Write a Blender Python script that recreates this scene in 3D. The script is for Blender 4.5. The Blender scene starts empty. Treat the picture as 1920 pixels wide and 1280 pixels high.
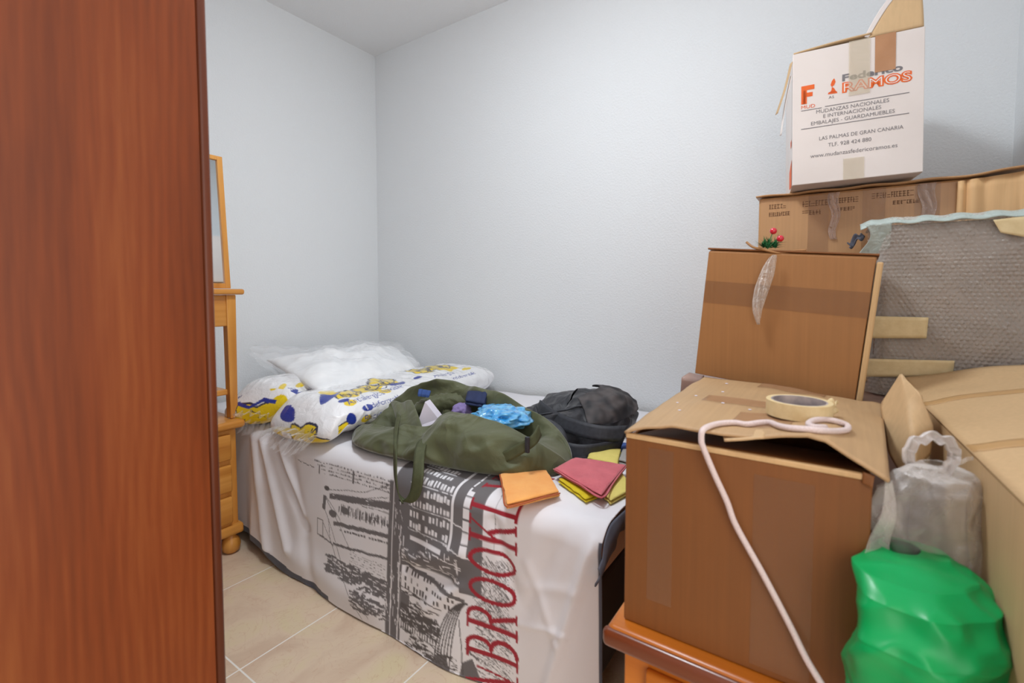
import bpy, bmesh, math, random
import numpy as np
from mathutils import Vector as V, Matrix, noise
random.seed(7)
S = bpy.context.scene
COL = S.collection
PI = math.pi
# ------------------------------------------------------------------ camera
CH = 1.02; FPX = 888.43; YAW = 0.5977045; PITCH = 0.049426; SHY = 48.676
cam = bpy.data.cameras.new('camera'); camo = bpy.data.objects.new('camera', cam); COL.objects.link(camo)
cam.sensor_width = 36; cam.lens = FPX/1920*36; cam.shift_y = -SHY/1920
cam.clip_start = 0.02
_f = V((math.cos(YAW)*math.cos(PITCH), math.sin(YAW)*math.cos(PITCH), -math.sin(PITCH)))
_r = V((math.sin(YAW), -math.cos(YAW), 0)); _u = _r.cross(_f)
camo.matrix_world = Matrix(((_r.x,_u.x,-_f.x,0),(_r.y,_u.y,-_f.y,0),(_r.z,_u.z,-_f.z,CH),(0,0,0,1)))
cam.dof.use_dof = True; cam.dof.focus_distance = 1.9; cam.dof.aperture_fstop = 4.0
S.camera = camo
# ------------------------------------------------------------------ world, lamps, exposure
wd = bpy.data.worlds.new('world'); S.world = wd; wd.use_nodes = True
wd.node_tree.nodes['Background'].inputs[0].default_value = (1.0, 0.97, 0.95, 1)
wd.node_tree.nodes['Background'].inputs[1].default_value = 0.9
def area(name, loc, target, size, power, color, shape='DISK', sy=None):
    l = bpy.data.lights.new(name, 'AREA'); l.energy = power; l.color = color; l.shape = shape; l.size = size
    if sy: l.size_y = sy
    o = bpy.data.objects.new(name, l); COL.objects.link(o); o.location = loc
    o.rotation_euler = (V(target)-V(loc)).to_track_quat('-Z', 'Y').to_euler()
    return o
area('ceiling_lamp', (0.74, 0.78, 2.40), (0.80, 0.82, 0), 0.34, 13, (0.91, 0.975, 1.03))
pl = bpy.data.lights.new('lamp_glow', 'POINT'); pl.energy = 13; pl.shadow_soft_size = 0.14; pl.color = (0.91, 0.975, 1.03)
plo = bpy.data.objects.new('lamp_glow', pl); COL.objects.link(plo); plo.location = (0.74, 0.78, 2.26)
area('doorway_fill', (-0.02, -0.5, 1.1), (0.9, 0.8, 0.9), 0.7, 8.0, (1.0, 0.92, 0.86), 'RECTANGLE', 1.9)  # soft fill added from the camera side, set in the open doorway
S.view_settings.view_transform = 'Standard'; S.view_settings.look = 'None'
S.view_settings.gamma = 1; S.view_settings.use_curve_mapping = False
S.view_settings.exposure = 0.10

def ray(x, y):
    return _f + _r*((x-960)/FPX) + _u*((640-SHY-y)/FPX)
def at(x, y, a, v):
    d = ray(x, y); i = 'XYZ'.index(a); t = (v-(CH if i == 2 else 0))/d[i]
    return V((d.x*t, d.y*t, d.z*t+CH))

# ------------------------------------------------------------------ materials
def s2l(c):
    c = c/255.0
    return c/12.92 if c <= 0.04045 else ((c+0.055)/1.055)**2.4
def L(r, g, b, a=1): return (s2l(r), s2l(g), s2l(b), a)
def base(name):
    m = bpy.data.materials.new(name); m.use_nodes = True
    nt = m.node_tree; return m, nt, nt.nodes['Principled BSDF']
def N(nt, t, **k):
    n = nt.nodes.new(t)
    for a, b in k.items():
        if a.startswith('_'): setattr(n, a[1:], b)
        else: n.inputs[a.replace('__', ' ')].default_value = b
    return n
def coords(nt, scale=(1,1,1), rot=(0,0,0), obj=True):
    tc = nt.nodes.new('ShaderNodeTexCoord'); mp = nt.nodes.new('ShaderNodeMapping')
    mp.inputs['Scale'].default_value = scale; mp.inputs['Rotation'].default_value = rot
    nt.links.new(tc.outputs['Object' if obj else 'Generated'], mp.inputs[0]); return mp
def ramp(nt, fac, stops):
    r = nt.nodes.new('ShaderNodeValToRGB'); e = r.color_ramp.elements
    while len(e) < len(stops): e.new(0.5)
    for i, (p, c) in enumerate(stops): e[i].position = p; e[i].color = c
    nt.links.new(fac, r.inputs[0]); return r
def mat(name, c1, c2=None, scale=8, stretch=(1,1,1), rough=0.6, bump=0, bscale=200, coat=0, metal=0, detail=4, spec=0.5, sheen=0, croak=0.2):
    m, nt, b = base(name); c2 = c2 or c1
    mp = coords(nt, stretch)
    n = N(nt, 'ShaderNodeTexNoise', Scale=scale, Detail=detail); nt.links.new(mp.outputs[0], n.inputs['Vector'])
    r = ramp(nt, n.outputs['Fac'], [(0.32, c1), (0.68, c2)]); nt.links.new(r.outputs[0], b.inputs['Base Color'])
    b.inputs['Roughness'].default_value = rough; b.inputs['Metallic'].default_value = metal
    b.inputs['Coat Weight'].default_value = coat; b.inputs['Coat Roughness'].default_value = croak
    b.inputs['Specular IOR Level'].default_value = spec
    b.inputs['Sheen Weight'].default_value = sheen
    if bump:
        n2 = N(nt, 'ShaderNodeTexNoise', Scale=bscale, Detail=3); nt.links.new(mp.outputs[0], n2.inputs['Vector'])
        bp = N(nt, 'ShaderNodeBump', Strength=bump, Distance=0.002)
        nt.links.new(n2.outputs['Fac'], bp.inputs['Height']); nt.links.new(bp.outputs[0], b.inputs['Normal'])
    return m
def attr_mat(name, rough=0.7, coat=0, bump=0, bscale=60, sheen=0, bdist=0.003):
    m, nt, b = base(name)
    a = nt.nodes.new('ShaderNodeAttribute'); a.attribute_name = 'Col'
    nt.links.new(a.outputs['Color'], b.inputs['Base Color'])
    b.inputs['Roughness'].default_value = rough; b.inputs['Coat Weight'].default_value = coat
    b.inputs['Coat Roughness'].default_value = 0.12; b.inputs['Sheen Weight'].default_value = sheen
    if bump:
        mp = coords(nt); n2 = N(nt, 'ShaderNodeTexNoise', Scale=bscale, Detail=4, Distortion=1.2); nt.links.new(mp.outputs[0], n2.inputs['Vector'])
        bp = N(nt, 'ShaderNodeBump', Strength=bump, Distance=bdist)
        nt.links.new(n2.outputs['Fac'], bp.inputs['Height']); nt.links.new(bp.outputs[0], b.inputs['Normal'])
        nt.links.new(bp.outputs[0], b.inputs['Coat Normal'])
    return m
def film(name, tint, lo=0.08, hi=0.75, rough=0.12, bump=0.6, bscale=30, blend=0.55, distort=1.5):
    """thin clear plastic: see-through face on, milky and shiny at folds and grazing angles"""
    m = bpy.data.materials.new(name); m.use_nodes = True; nt = m.node_tree; nt.nodes.clear()
    out = nt.nodes.new('ShaderNodeOutputMaterial'); b = nt.nodes.new('ShaderNodeBsdfPrincipled')
    b.inputs['Base Color'].default_value = tint; b.inputs['Roughness'].default_value = rough
    b.inputs['Specular IOR Level'].default_value = 0.8
    t = nt.nodes.new('ShaderNodeBsdfTransparent'); mx = nt.nodes.new('ShaderNodeMixShader')
    lw = N(nt, 'ShaderNodeLayerWeight', Blend=blend)
    mp = coords(nt); n = N(nt, 'ShaderNodeTexNoise', Scale=bscale, Detail=5, Distortion=distort); nt.links.new(mp.outputs[0], n.inputs['Vector'])
    bp = N(nt, 'ShaderNodeBump', Strength=bump, Distance=0.01); nt.links.new(n.outputs['Fac'], bp.inputs['Height'])
    for x in (b, lw): nt.links.new(bp.outputs[0], x.inputs['Normal'])
    mr = N(nt, 'ShaderNodeMapRange'); mr.inputs['To Min'].default_value = lo; mr.inputs['To Max'].default_value = hi
    nt.links.new(lw.outputs['Facing'], mr.inputs['Value']); nt.links.new(mr.outputs[0], mx.inputs[0])
    nt.links.new(t.outputs[0], mx.inputs[1]); nt.links.new(b.outputs[0], mx.inputs[2]); nt.links.new(mx.outputs[0], out.inputs[0])
    return m
def wall_mat(name, col):
    m, nt, b = base(name); mp = coords(nt)
    b.inputs['Base Color'].default_value = col; b.inputs['Roughness'].default_value = 0.75; b.inputs['Specular IOR Level'].default_value = 0.25
    n = N(nt, 'ShaderNodeTexNoise', Scale=120, Detail=3, Roughness=0.6); nt.links.new(mp.outputs[0], n.inputs['Vector'])
    bp = N(nt, 'ShaderNodeBump', Strength=0.55, Distance=0.004); nt.links.new(n.outputs['Fac'], bp.inputs['Height']); nt.links.new(bp.outputs[0], b.inputs['Normal'])
    return m
def wood(name, dark, mid, light, scale=3.0, axis='Z', rough=0.35, coat=0.25, warp=0.5, fine=60):
    m, nt, b = base(name)
    st = {'Z': (1,1,0.13), 'Y': (1,0.09,1), 'X': (0.09,1,1)}[axis]
    mp = coords(nt, st)
    n = N(nt, 'ShaderNodeTexNoise', Scale=scale, Detail=3, Distortion=warp); nt.links.new(mp.outputs[0], n.inputs['Vector'])
    mul = N(nt, 'ShaderNodeMath', _operation='MULTIPLY'); mul.inputs[1].default_value = 9.0; nt.links.new(n.outputs['Fac'], mul.inputs[0])
    fr = N(nt, 'ShaderNodeMath', _operation='PINGPONG'); fr.inputs[1].default_value = 1.0; nt.links.new(mul.outputs[0], fr.inputs[0])
    n2 = N(nt, 'ShaderNodeTexNoise', Scale=fine, Detail=4); mp2 = coords(nt, tuple(0.025 if v < 1 else 1 for v in st)); nt.links.new(mp2.outputs[0], n2.inputs['Vector'])
    mx = N(nt, 'ShaderNodeMix'); mx.inputs[0].default_value = 0.55
    nt.links.new(fr.outputs[0], mx.inputs[2]); nt.links.new(n2.outputs['Fac'], mx.inputs[3])
    r = ramp(nt, mx.outputs[0], [(0.12, dark), (0.45, mid), (0.85, light)])
    nt.links.new(r.outputs[0], b.inputs['Base Color'])
    b.inputs['Roughness'].default_value = rough; b.inputs['Coat Weight'].default_value = coat; b.inputs['Coat Roughness'].default_value = 0.3
    b.inputs['Specular IOR Level'].default_value = 0.3
    return m
def laminate(name, dark, mid, light, pitch=0.012):
    m, nt, b = base(name); mp = coords(nt, (1,1,0.22)); sx = nt.nodes.new('ShaderNodeSeparateXYZ')
    tc = nt.nodes.new('ShaderNodeTexCoord'); nt.links.new(tc.outputs['Object'], sx.inputs[0])
    n = N(nt, 'ShaderNodeTexNoise', Scale=4.0, Detail=3); nt.links.new(mp.outputs[0], n.inputs['Vector'])
    a = N(nt, 'ShaderNodeMath', _operation='MULTIPLY_ADD'); a.inputs[1].default_value = 0.16; nt.links.new(n.outputs['Fac'], a.inputs[0]); nt.links.new(sx.outputs['X'], a.inputs[2])
    k = N(nt, 'ShaderNodeMath', _operation='MULTIPLY'); k.inputs[1].default_value = 2*PI/pitch; nt.links.new(a.outputs[0], k.inputs[0])
    si = N(nt, 'ShaderNodeMath', _operation='SINE'); nt.links.new(k.outputs[0], si.inputs[0])
    n2 = N(nt, 'ShaderNodeTexNoise', Scale=9, Detail=3); mp2 = coords(nt, (1,1,0.12)); nt.links.new(mp2.outputs[0], n2.inputs['Vector'])
    n3 = N(nt, 'ShaderNodeTexNoise', Scale=160, Detail=3); mp3 = coords(nt, (1,1,0.05)); nt.links.new(mp3.outputs[0], n3.inputs['Vector'])
    q = N(nt, 'ShaderNodeMath', _operation='MULTIPLY_ADD'); q.inputs[1].default_value = 0.045; nt.links.new(si.outputs[0], q.inputs[0]); nt.links.new(n2.outputs['Fac'], q.inputs[2])
    q2 = N(nt, 'ShaderNodeMath', _operation='MULTIPLY_ADD'); q2.inputs[1].default_value = 0.36; nt.links.new(n3.outputs['Fac'], q2.inputs[0]); nt.links.new(q.outputs[0], q2.inputs[2])
    r_ = ramp(nt, q2.outputs[0], [(0.42, dark), (0.68, mid), (0.94, light)]); nt.links.new(r_.outputs[0], b.inputs['Base Color'])
    b.inputs['Roughness'].default_value = 0.42; b.inputs['Specular IOR Level'].default_value = 0.35; return m
def kraft(name, c, dk=0.86, lines='Z', rough=0.62, coat=0.0):
    d = tuple(x*dk for x in c[:3])+(1,)
    m, nt, b = base(name); mp = coords(nt)
    n = N(nt, 'ShaderNodeTexNoise', Scale=5, Detail=6); nt.links.new(mp.outputs[0], n.inputs['Vector'])
    st = {'Z': (150,150,3), 'Y': (150,3,150), 'X': (3,150,150)}[lines]
    mp2 = coords(nt, st); n2 = N(nt, 'ShaderNodeTexNoise', Scale=1, Detail=2); nt.links.new(mp2.outputs[0], n2.inputs['Vector'])
    mx = N(nt, 'ShaderNodeMix'); mx.inputs[0].default_value = 0.4
    nt.links.new(n.outputs['Fac'], mx.inputs[2]); nt.links.new(n2.outputs['Fac'], mx.inputs[3])
    r = ramp(nt, mx.outputs[0], [(0.35, d), (0.62, c)]); nt.links.new(r.outputs[0], b.inputs['Base Color'])
    b.inputs['Roughness'].default_value = rough; b.inputs['Coat Weight'].default_value = coat; b.inputs['Coat Roughness'].default_value = 0.25
    bp = N(nt, 'ShaderNodeBump', Strength=0.25, Distance=0.001); nt.links.new(n2.outputs['Fac'], bp.inputs['Height']); nt.links.new(bp.outputs[0], b.inputs['Normal'])
    return m
def floor_mat():
    m, nt, b = base('beige_tile'); tc = nt.nodes.new('ShaderNodeTexCoord')
    sx = nt.nodes.new('ShaderNodeSeparateXYZ'); nt.links.new(tc.outputs['Object'], sx.inputs[0])
    def grout(sock, off, pitch=0.401):
        a = N(nt, 'ShaderNodeMath', _operation='SUBTRACT'); a.inputs[1].default_value = off; nt.links.new(sock, a.inputs[0])
        p = N(nt, 'ShaderNodeMath', _operation='PINGPONG'); p.inputs[1].default_value = pitch/2; nt.links.new(a.outputs[0], p.inputs[0])
        q = N(nt, 'ShaderNodeMath', _operation='LESS_THAN'); q.inputs[1].default_value = 0.0022; nt.links.new(p.outputs[0], q.inputs[0]); return q
    gx = grout(sx.outputs['X'], 0.597); gy = grout(sx.outputs['Y'], 0.838)
    g = N(nt, 'ShaderNodeMath', _operation='MAXIMUM'); nt.links.new(gx.outputs[0], g.inputs[0]); nt.links.new(gy.outputs[0], g.inputs[1])
    n = N(nt, 'ShaderNodeTexNoise', Scale=5, Detail=6, Distortion=1.5); nt.links.new(tc.outputs['Object'], n.inputs['Vector'])
    r = ramp(nt, n.outputs['Fac'], [(0.3, L(208,182,158)), (0.5, L(221,199,174)), (0.7, L(219,202,166))])
    n2 = N(nt, 'ShaderNodeTexNoise', Scale=7, Detail=5, Distortion=3.5); nt.links.new(tc.outputs['Object'], n2.inputs['Vector'])
    v = ramp(nt, n2.outputs['Fac'], [(0.485, (0,0,0,1)), (0.5, (1,1,1,1)), (0.515, (0,0,0,1))])
    m1 = N(nt, 'ShaderNodeMix', _data_type='RGBA'); vm = N(nt, 'ShaderNodeMath', _operation='MULTIPLY'); vm.inputs[1].default_value = 0.3
    nt.links.new(v.outputs[0], vm.inputs[0]); nt.links.new(vm.outputs[0], m1.inputs[0])
    nt.links.new(r.outputs[0], m1.inputs[6]); m1.inputs[7].default_value = L(190,140,108)
    m2 = N(nt, 'ShaderNodeMix', _data_type='RGBA'); nt.links.new(g.outputs[0], m2.inputs[0]); nt.links.new(m1.outputs[2], m2.inputs[6]); m2.inputs[7].default_value = L(240,236,228)
    nt.links.new(m2.outputs[2], b.inputs['Base Color']); b.inputs['Roughness'].default_value = 0.42
    return m
def fabric(name, c1, c2, weave=600, crease=8, rough=0.7, sheen=0.25, cb=0.7):
    m = mat(name, c1, c2, 14, rough=rough, sheen=sheen); nt = m.node_tree; b = nt.nodes['Principled BSDF']; mp = coords(nt)
    v = N(nt, 'ShaderNodeTexNoise', Scale=crease, Detail=3, Roughness=0.45, Distortion=0.8); nt.links.new(mp.outputs[0], v.inputs['Vector'])
    ab = N(nt, 'ShaderNodeMath', _operation='SUBTRACT'); ab.inputs[1].default_value = 0.5; nt.links.new(v.outputs['Fac'], ab.inputs[0])
    a2 = N(nt, 'ShaderNodeMath', _operation='ABSOLUTE'); nt.links.new(ab.outputs[0], a2.inputs[0])
    b1 = N(nt, 'ShaderNodeBump', Strength=cb, Distance=0.035); b1.invert = True; nt.links.new(a2.outputs[0], b1.inputs['Height'])
    w = N(nt, 'ShaderNodeTexNoise', Scale=weave, Detail=2); nt.links.new(mp.outputs[0], w.inputs['Vector'])
    b2 = N(nt, 'ShaderNodeBump', Strength=0.25, Distance=0.002); nt.links.new(w.outputs['Fac'], b2.inputs['Height'])
    nt.links.new(b1.outputs[0], b2.inputs['Normal']); nt.links.new(b2.outputs[0], b.inputs['Normal']); return m
M = dict(
    wall=wall_mat('white_stipple_plaster', L(233,236,238)), ceil=wall_mat('ceiling_paint', L(242,243,244)), floor=floor_mat(),
    cherry=laminate('cherry_laminate', L(108,48,14), L(132,62,22), L(152,82,36), 0.015),
    cherry_edge=wood('cherry_edge_band', L(84,38,18), L(104,50,24), L(122,62,32), 3, 'Z', 0.4, 0.2),
    pine=wood('honey_pine', L(178,110,42), L(205,140,62), L(222,160,82), 5, 'Z', 0.35, 0.3, 0.5, 70),
    pineh=wood('honey_pine_board', L(178,110,42), L(205,140,62), L(222,160,82), 5, 'X', 0.35, 0.3, 0.5, 70),
    orange_wood=wood('varnished_orange_wood', L(160,86,20), L(196,112,34), L(216,132,50), 4, 'Y', 0.28, 0.35, 0.4, 60),
    orange_dark=wood('varnished_dark_edge', L(96,44,18), L(122,58,26), L(146,74,36), 4, 'Y', 0.2, 0.7, 0.4, 60),
    kraftA=kraft('brown_kraft_board', L(131,79,32), coat=0.05), kraftB=kraft('warm_kraft_board', L(166,114,64), coat=0.06),
    kraftT=kraft('pale_kraft_board', L(188,153,112), lines='X'), kraftC=kraft('sandy_kraft_board', L(208,174,130)),
    kraftL=kraft('taped_kraft_board', L(196,148,98), coat=0.5), raw=kraft('raw_board_edge', L(214,176,126)),
    dark=mat('dark_box_inside', L(70,48,32)),
    boxw=mat('white_coated_board', L(232,222,216), L(224,214,208), 6, rough=0.45, coat=0.15),
    ink_o=mat('orange_print', L(236,108,34), L(228,92,28), 40), ink_g=mat('grey_print', L(112,108,112), L(132,128,130), 60), ink_w=mat('white_letter_fill', L(238,230,224)),
    tape=mat('brown_parcel_tape', L(176,124,82), L(186,134,92), 20, rough=0.25, coat=0.6),
    mask=mat('cream_masking_tape', L(226,204,158), L(216,192,144), 60, rough=0.6, bump=0.2),
    core=mat('grey_card_core', L(206,190,184), L(150,140,142), 40),
    cord=mat('white_braided_cord', L(232,214,212), L(214,196,192), 500, rough=0.8, bump=0.6, bscale=600),
    matt=mat('taupe_mattress_cloth', L(206,180,156), L(192,164,140), 12, rough=0.85), slate=mat('slate_blue_border', L(98,100,112), L(86,88,100), 30, rough=0.9),
    basec=mat('dark_bed_base', L(52,44,42)),
    cover=attr_mat('printed_cotton', 0.85, bump=0.25, bscale=900, sheen=0.15, bdist=0.001),
    pillow=attr_mat('printed_pillow_bag', 0.4, coat=0.9, bump=0.55, bscale=28, bdist=0.006),
    fluff=mat('white_pillow_fibre', L(246,246,246), L(236,238,240), 10, rough=0.9, bump=0.5, bscale=40),
    film=film('clear_plastic_wrap', L(250,250,252), 0.02, 0.4, 0.07, 0.6, 12),
    bag_film=film('milky_plastic_bag', L(236,230,226), 0.10, 0.7, 0.16, 0.9, 9, 0.42, 2.5),
    tape_gloss=film('crumpled_gloss_tape', L(240,216,204), 0.14, 0.8, 0.08, 0.8, 40), gathered=kraft('lit_gathered_board', L(236,192,138)),  # gathered: board colour lightened to carry the light on the end flap
    tape_old=film('yellowed_clear_tape', L(236,222,194), 0.22, 0.5, 0.12, 0.3, 30),
    tape_clear=film('clear_parcel_tape', L(176,132,100), 0.07, 0.4, 0.12, 0.15, 40),
    olive=fabric('olive_canvas', L(86,90,58), L(76,80,50), 500, 7, 0.62, 0.3),
    olive_d=mat('olive_webbing', L(78,82,52), L(66,70,42), 60, rough=0.75, bump=0.5, bscale=700),
    black=fabric('black_nylon', L(42,43,50), L(32,33,39), 400, 8, 0.5, 0.2),
    camo=mat('grey_camouflage_cloth', L(38,38,42), L(86,80,80), 22, rough=0.7, detail=1),
    black_w=mat('black_webbing', L(40,42,48), L(52,54,62), 80, rough=0.6),
    orangec=mat('orange_microfibre', L(255,182,98), L(250,168,84), 30, rough=0.95, bump=0.8, bscale=500, sheen=0.3),
    orange_hem=mat('brown_orange_stitching', L(180,92,50)),
    redc=mat('rose_microfibre', L(222,108,118), L(206,94,106), 30, rough=0.95, bump=0.8, bscale=500, sheen=0.3),
    yellowc=mat('pale_yellow_cloth', L(232,216,124), L(222,206,112), 30, rough=0.95, bump=0.6, bscale=500),
    yellowb=mat('bright_yellow_cloth', L(226,204,40), L(214,190,30), 30, rough=0.95, bump=0.6, bscale=500),
    greyc=mat('grey_cloth_band', L(160,156,152), rough=0.95), bluec=mat('mid_blue_cloth', L(60,88,150), rough=0.9),
    navy=mat('navy_cloth', L(36,48,86), L(28,38,72), 20, rough=0.85), lilac=mat('lilac_cloth', L(140,124,176), rough=0.9),
    paper=mat('white_paper', L(226,220,232), rough=0.6), bluep=mat('blue_foil_packet', L(30,140,214), L(120,196,236), 45, rough=0.18, coat=0.8, detail=2, bump=0.6, bscale=60),
    green=mat('green_plastic_bag', L(0,168,92), L(0,150,76), 5, rough=0.38, coat=0.12, bump=0.9, bscale=16, spec=0.35),
    berry=mat('red_berry_gloss', L(206,22,48), rough=0.2, coat=0.6), leaf=mat('green_tinsel_leaf', L(30,110,58), L(60,140,90), 60),
    twig=mat('straw_twig', L(176,128,78), L(150,104,60), 60), ribbon=film('cellophane_ribbon', L(250,240,230), 0.14, 0.8, 0.08, 0.9, 60),
    mirror=mat('mirror_glass', L(235,240,242), rough=0.03, metal=1.0),
    cable=mat('dark_blue_cable', L(30,36,60)), pinkb=mat('dusty_pink_board', L(172,140,126), L(150,122,112), 20, rough=0.5, coat=0.5),
)

# ------------------------------------------------------------------ object helpers
def tag(o, label=None, cat=None, group=None, kind=None):
    if label: o['label'] = label
    if cat: o['category'] = cat
    if group: o['group'] = group
    if kind: o['kind'] = kind
    return o
def thing(name, label, cat, loc, group=None):
    o = bpy.data.objects.new(name, None); COL.objects.link(o); o.location = loc; o.empty_display_size = 0.05
    return tag(o, label, cat, group)
def mesh(name, vs, fs, m, parent=None, smooth=False, col=None, slots=None, fmat=None):
    """vertices in room coordinates; stored relative to the parent's base (or own centre base)"""
    if parent is not None:
        root = parent; off = V((0,0,0))
        while root is not None: off += V(root.location); root = root.parent
    else:
        xs = [v[0] for v in vs]; ys = [v[1] for v in vs]; zs = [v[2] for v in vs]
        off = V(((min(xs)+max(xs))/2, (min(ys)+max(ys))/2, min(zs)))
    me = bpy.data.meshes.new(name)
    me.from_pydata([(v[0]-off.x, v[1]-off.y, v[2]-off.z) for v in vs], [], fs)
    for mm in ([m]+(slots or [])): me.materials.append(mm)
    if fmat: me.polygons.foreach_set('material_index', fmat)
    if smooth: me.polygons.foreach_set('use_smooth', [True]*len(me.polygons))
    if col is not None:
        a = me.color_attributes.new('Col', 'FLOAT_COLOR', 'POINT'); a.data.foreach_set('color', np.asarray(col, dtype=np.float32).ravel())
    me.update()
    o = bpy.data.objects.new(name, me); COL.objects.link(o)
    if parent is not None: o.parent = parent
    else: o.location = off
    return o
class MB:
    def __init__(s): s.v = []; s.f = []; s.m = []
    def add(s, vs, fs, mi=0):
        n = len(s.v); s.v += [V(v) for v in vs]; s.f += [tuple(i+n for i in f) for f in fs]; s.m += [mi]*len(fs)
        return s
    def box(s, x0, x1, y0, y1, z0, z1, bev=0, mi=0, xf=None, seg=2):
        bm = bmesh.new(); bmesh.ops.create_cube(bm, size=1)
        for v in bm.verts: v.co = V(((x0+x1)/2+v.co.x*(x1-x0), (y0+y1)/2+v.co.y*(y1-y0), (z0+z1)/2+v.co.z*(z1-z0)))
        if bev: bmesh.ops.bevel(bm, geom=bm.edges[:], offset=bev, segments=seg, profile=0.5, affect='EDGES')
        return s.bm(bm, mi, xf)
    def bm(s, bm, mi=0, xf=None):
        bm.verts.ensure_lookup_table(); bm.verts.index_update()
        vs = [v.co.copy() for v in bm.verts]
        if xf: vs = [xf(v) for v in vs]
        s.add(vs, [tuple(v.index for v in f.verts) for f in bm.faces], mi); bm.free(); return s
    def tube(s, pts, r, n=10, mi=0, closed=False):
        pts = [V(p) for p in pts]; rr = r if callable(r) else (lambda t: r)
        rings = []; up = V((0.13, 0.21, 0.97)).normalized()
        for i, p in enumerate(pts):
            a = pts[(i-1) % len(pts)] if (i or closed) else p; b = pts[(i+1) % len(pts)] if (i < len(pts)-1 or closed) else p
            d = (b-a).normalized(); x = up-d*up.dot(d)
            x = x.normalized() if x.length > 1e-4 else d.orthogonal().normalized(); up = x; y = d.cross(x)
            k = rr(i/max(1, len(pts)-1)); rings.append([p+x*math.cos(2*PI*j/n)*k+y*math.sin(2*PI*j/n)*k for j in range(n)])
        vs = [v for R_ in rings for v in R_]; fs = []
        for i in range(len(rings)-(0 if closed else 1)):
            i2 = (i+1) % len(rings)
            for j in range(n): fs.append((i*n+j, i*n+(j+1) % n, i2*n+(j+1) % n, i2*n+j))
        if not closed: fs.append(tuple(range(n-1, -1, -1))); fs.append(tuple((len(rings)-1)*n+j for j in range(n)))
        return s.add(vs, fs, mi)
    def lathe(s, prof, c, n=20, mi=0):
        vs = []; fs = []
        for (r, z) in prof:
            for j in range(n): vs.append(V((c[0]+r*math.cos(2*PI*j/n), c[1]+r*math.sin(2*PI*j/n), c[2]+z)))
        for i in range(len(prof)-1):
            for j in range(n): fs.append((i*n+j, i*n+(j+1) % n, (i+1)*n+(j+1) % n, (i+1)*n+j))
        fs.append(tuple(range(n-1, -1, -1))); fs.append(tuple((len(prof)-1)*n+j for j in range(n)))
        return s.add(vs, fs, mi)
    def build(s, name, m, parent=None, smooth=False, slots=None):
        return mesh(name, s.v, s.f, m, parent, smooth, slots=slots, fmat=s.m if slots else None)
def grid(name, f, nu, nv, m, parent=None, thick=0, closed_u=False, smooth=True, colf=None, cap=False, off=0.0):
    """f(u,v) with u,v in 0..1"""
    vs = []; cu = nu if closed_u else nu+1
    for j in range(nv+1):
        for i in range(cu): vs.append(f(i/nu, j/nv))
    fs = []
    for j in range(nv):
        for i in range(nu):
            i2 = (i+1) % cu; fs.append((j*cu+i, j*cu+i2, (j+1)*cu+i2, (j+1)*cu+i))
    if cap: fs.append(tuple(range(cu-1, -1, -1))); fs.append(tuple(nv*cu+i for i in range(cu)))
    col = None
    if colf: col = [colf(i/nu, j/nv) for j in range(nv+1) for i in range(cu)]
    o = mesh(name, vs, fs, m, parent, smooth, col=col)
    if thick:
        md = o.modifiers.new('thickness', 'SOLIDIFY'); md.thickness = thick; md.offset = off
    return o
def smooth_path(pts, n=8):
    pts = [V(p) for p in pts]; out = []
    for i in range(len(pts)-1):
        p0 = pts[max(0, i-1)]; p1 = pts[i]; p2 = pts[i+1]; p3 = pts[min(len(pts)-1, i+2)]
        for k in range(n):
            t = k/n; out.append(0.5*((2*p1)+(-p0+p2)*t+(2*p0-5*p1+4*p2-p3)*t*t+(-p0+3*p1-3*p2+p3)*t**3))
    out.append(pts[-1]); return out
def ribbon(name, path, wdir, width, m, parent, thick=0.002, n=6, curl=0.0):
    ps = smooth_path(path, n); K = len(ps)-1
    wd_ = wdir if callable(wdir) else (lambda t: V(wdir))
    def f(u, v):
        i = int(round(v*K)); w = wd_(v).normalized()
        return ps[i]+w*(u-0.5)*width
    return grid(name, f, 4, K, m, parent, thick)
def fbm(p, sc, oct=4, off=0.0):
    return noise.fractal(V(p)*sc+V((off, off*1.7, -off)), 1.0, 2.0, oct)
def ridged(p, sc, off=0.0):
    return 1-abs(noise.noise(V(p)*sc+V((off, 3.1*off, off*0.7))))*2
def smst(a, b, x):
    t = min(1, max(0, (x-a)/(b-a))); return t*t*(3-2*t)

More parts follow.
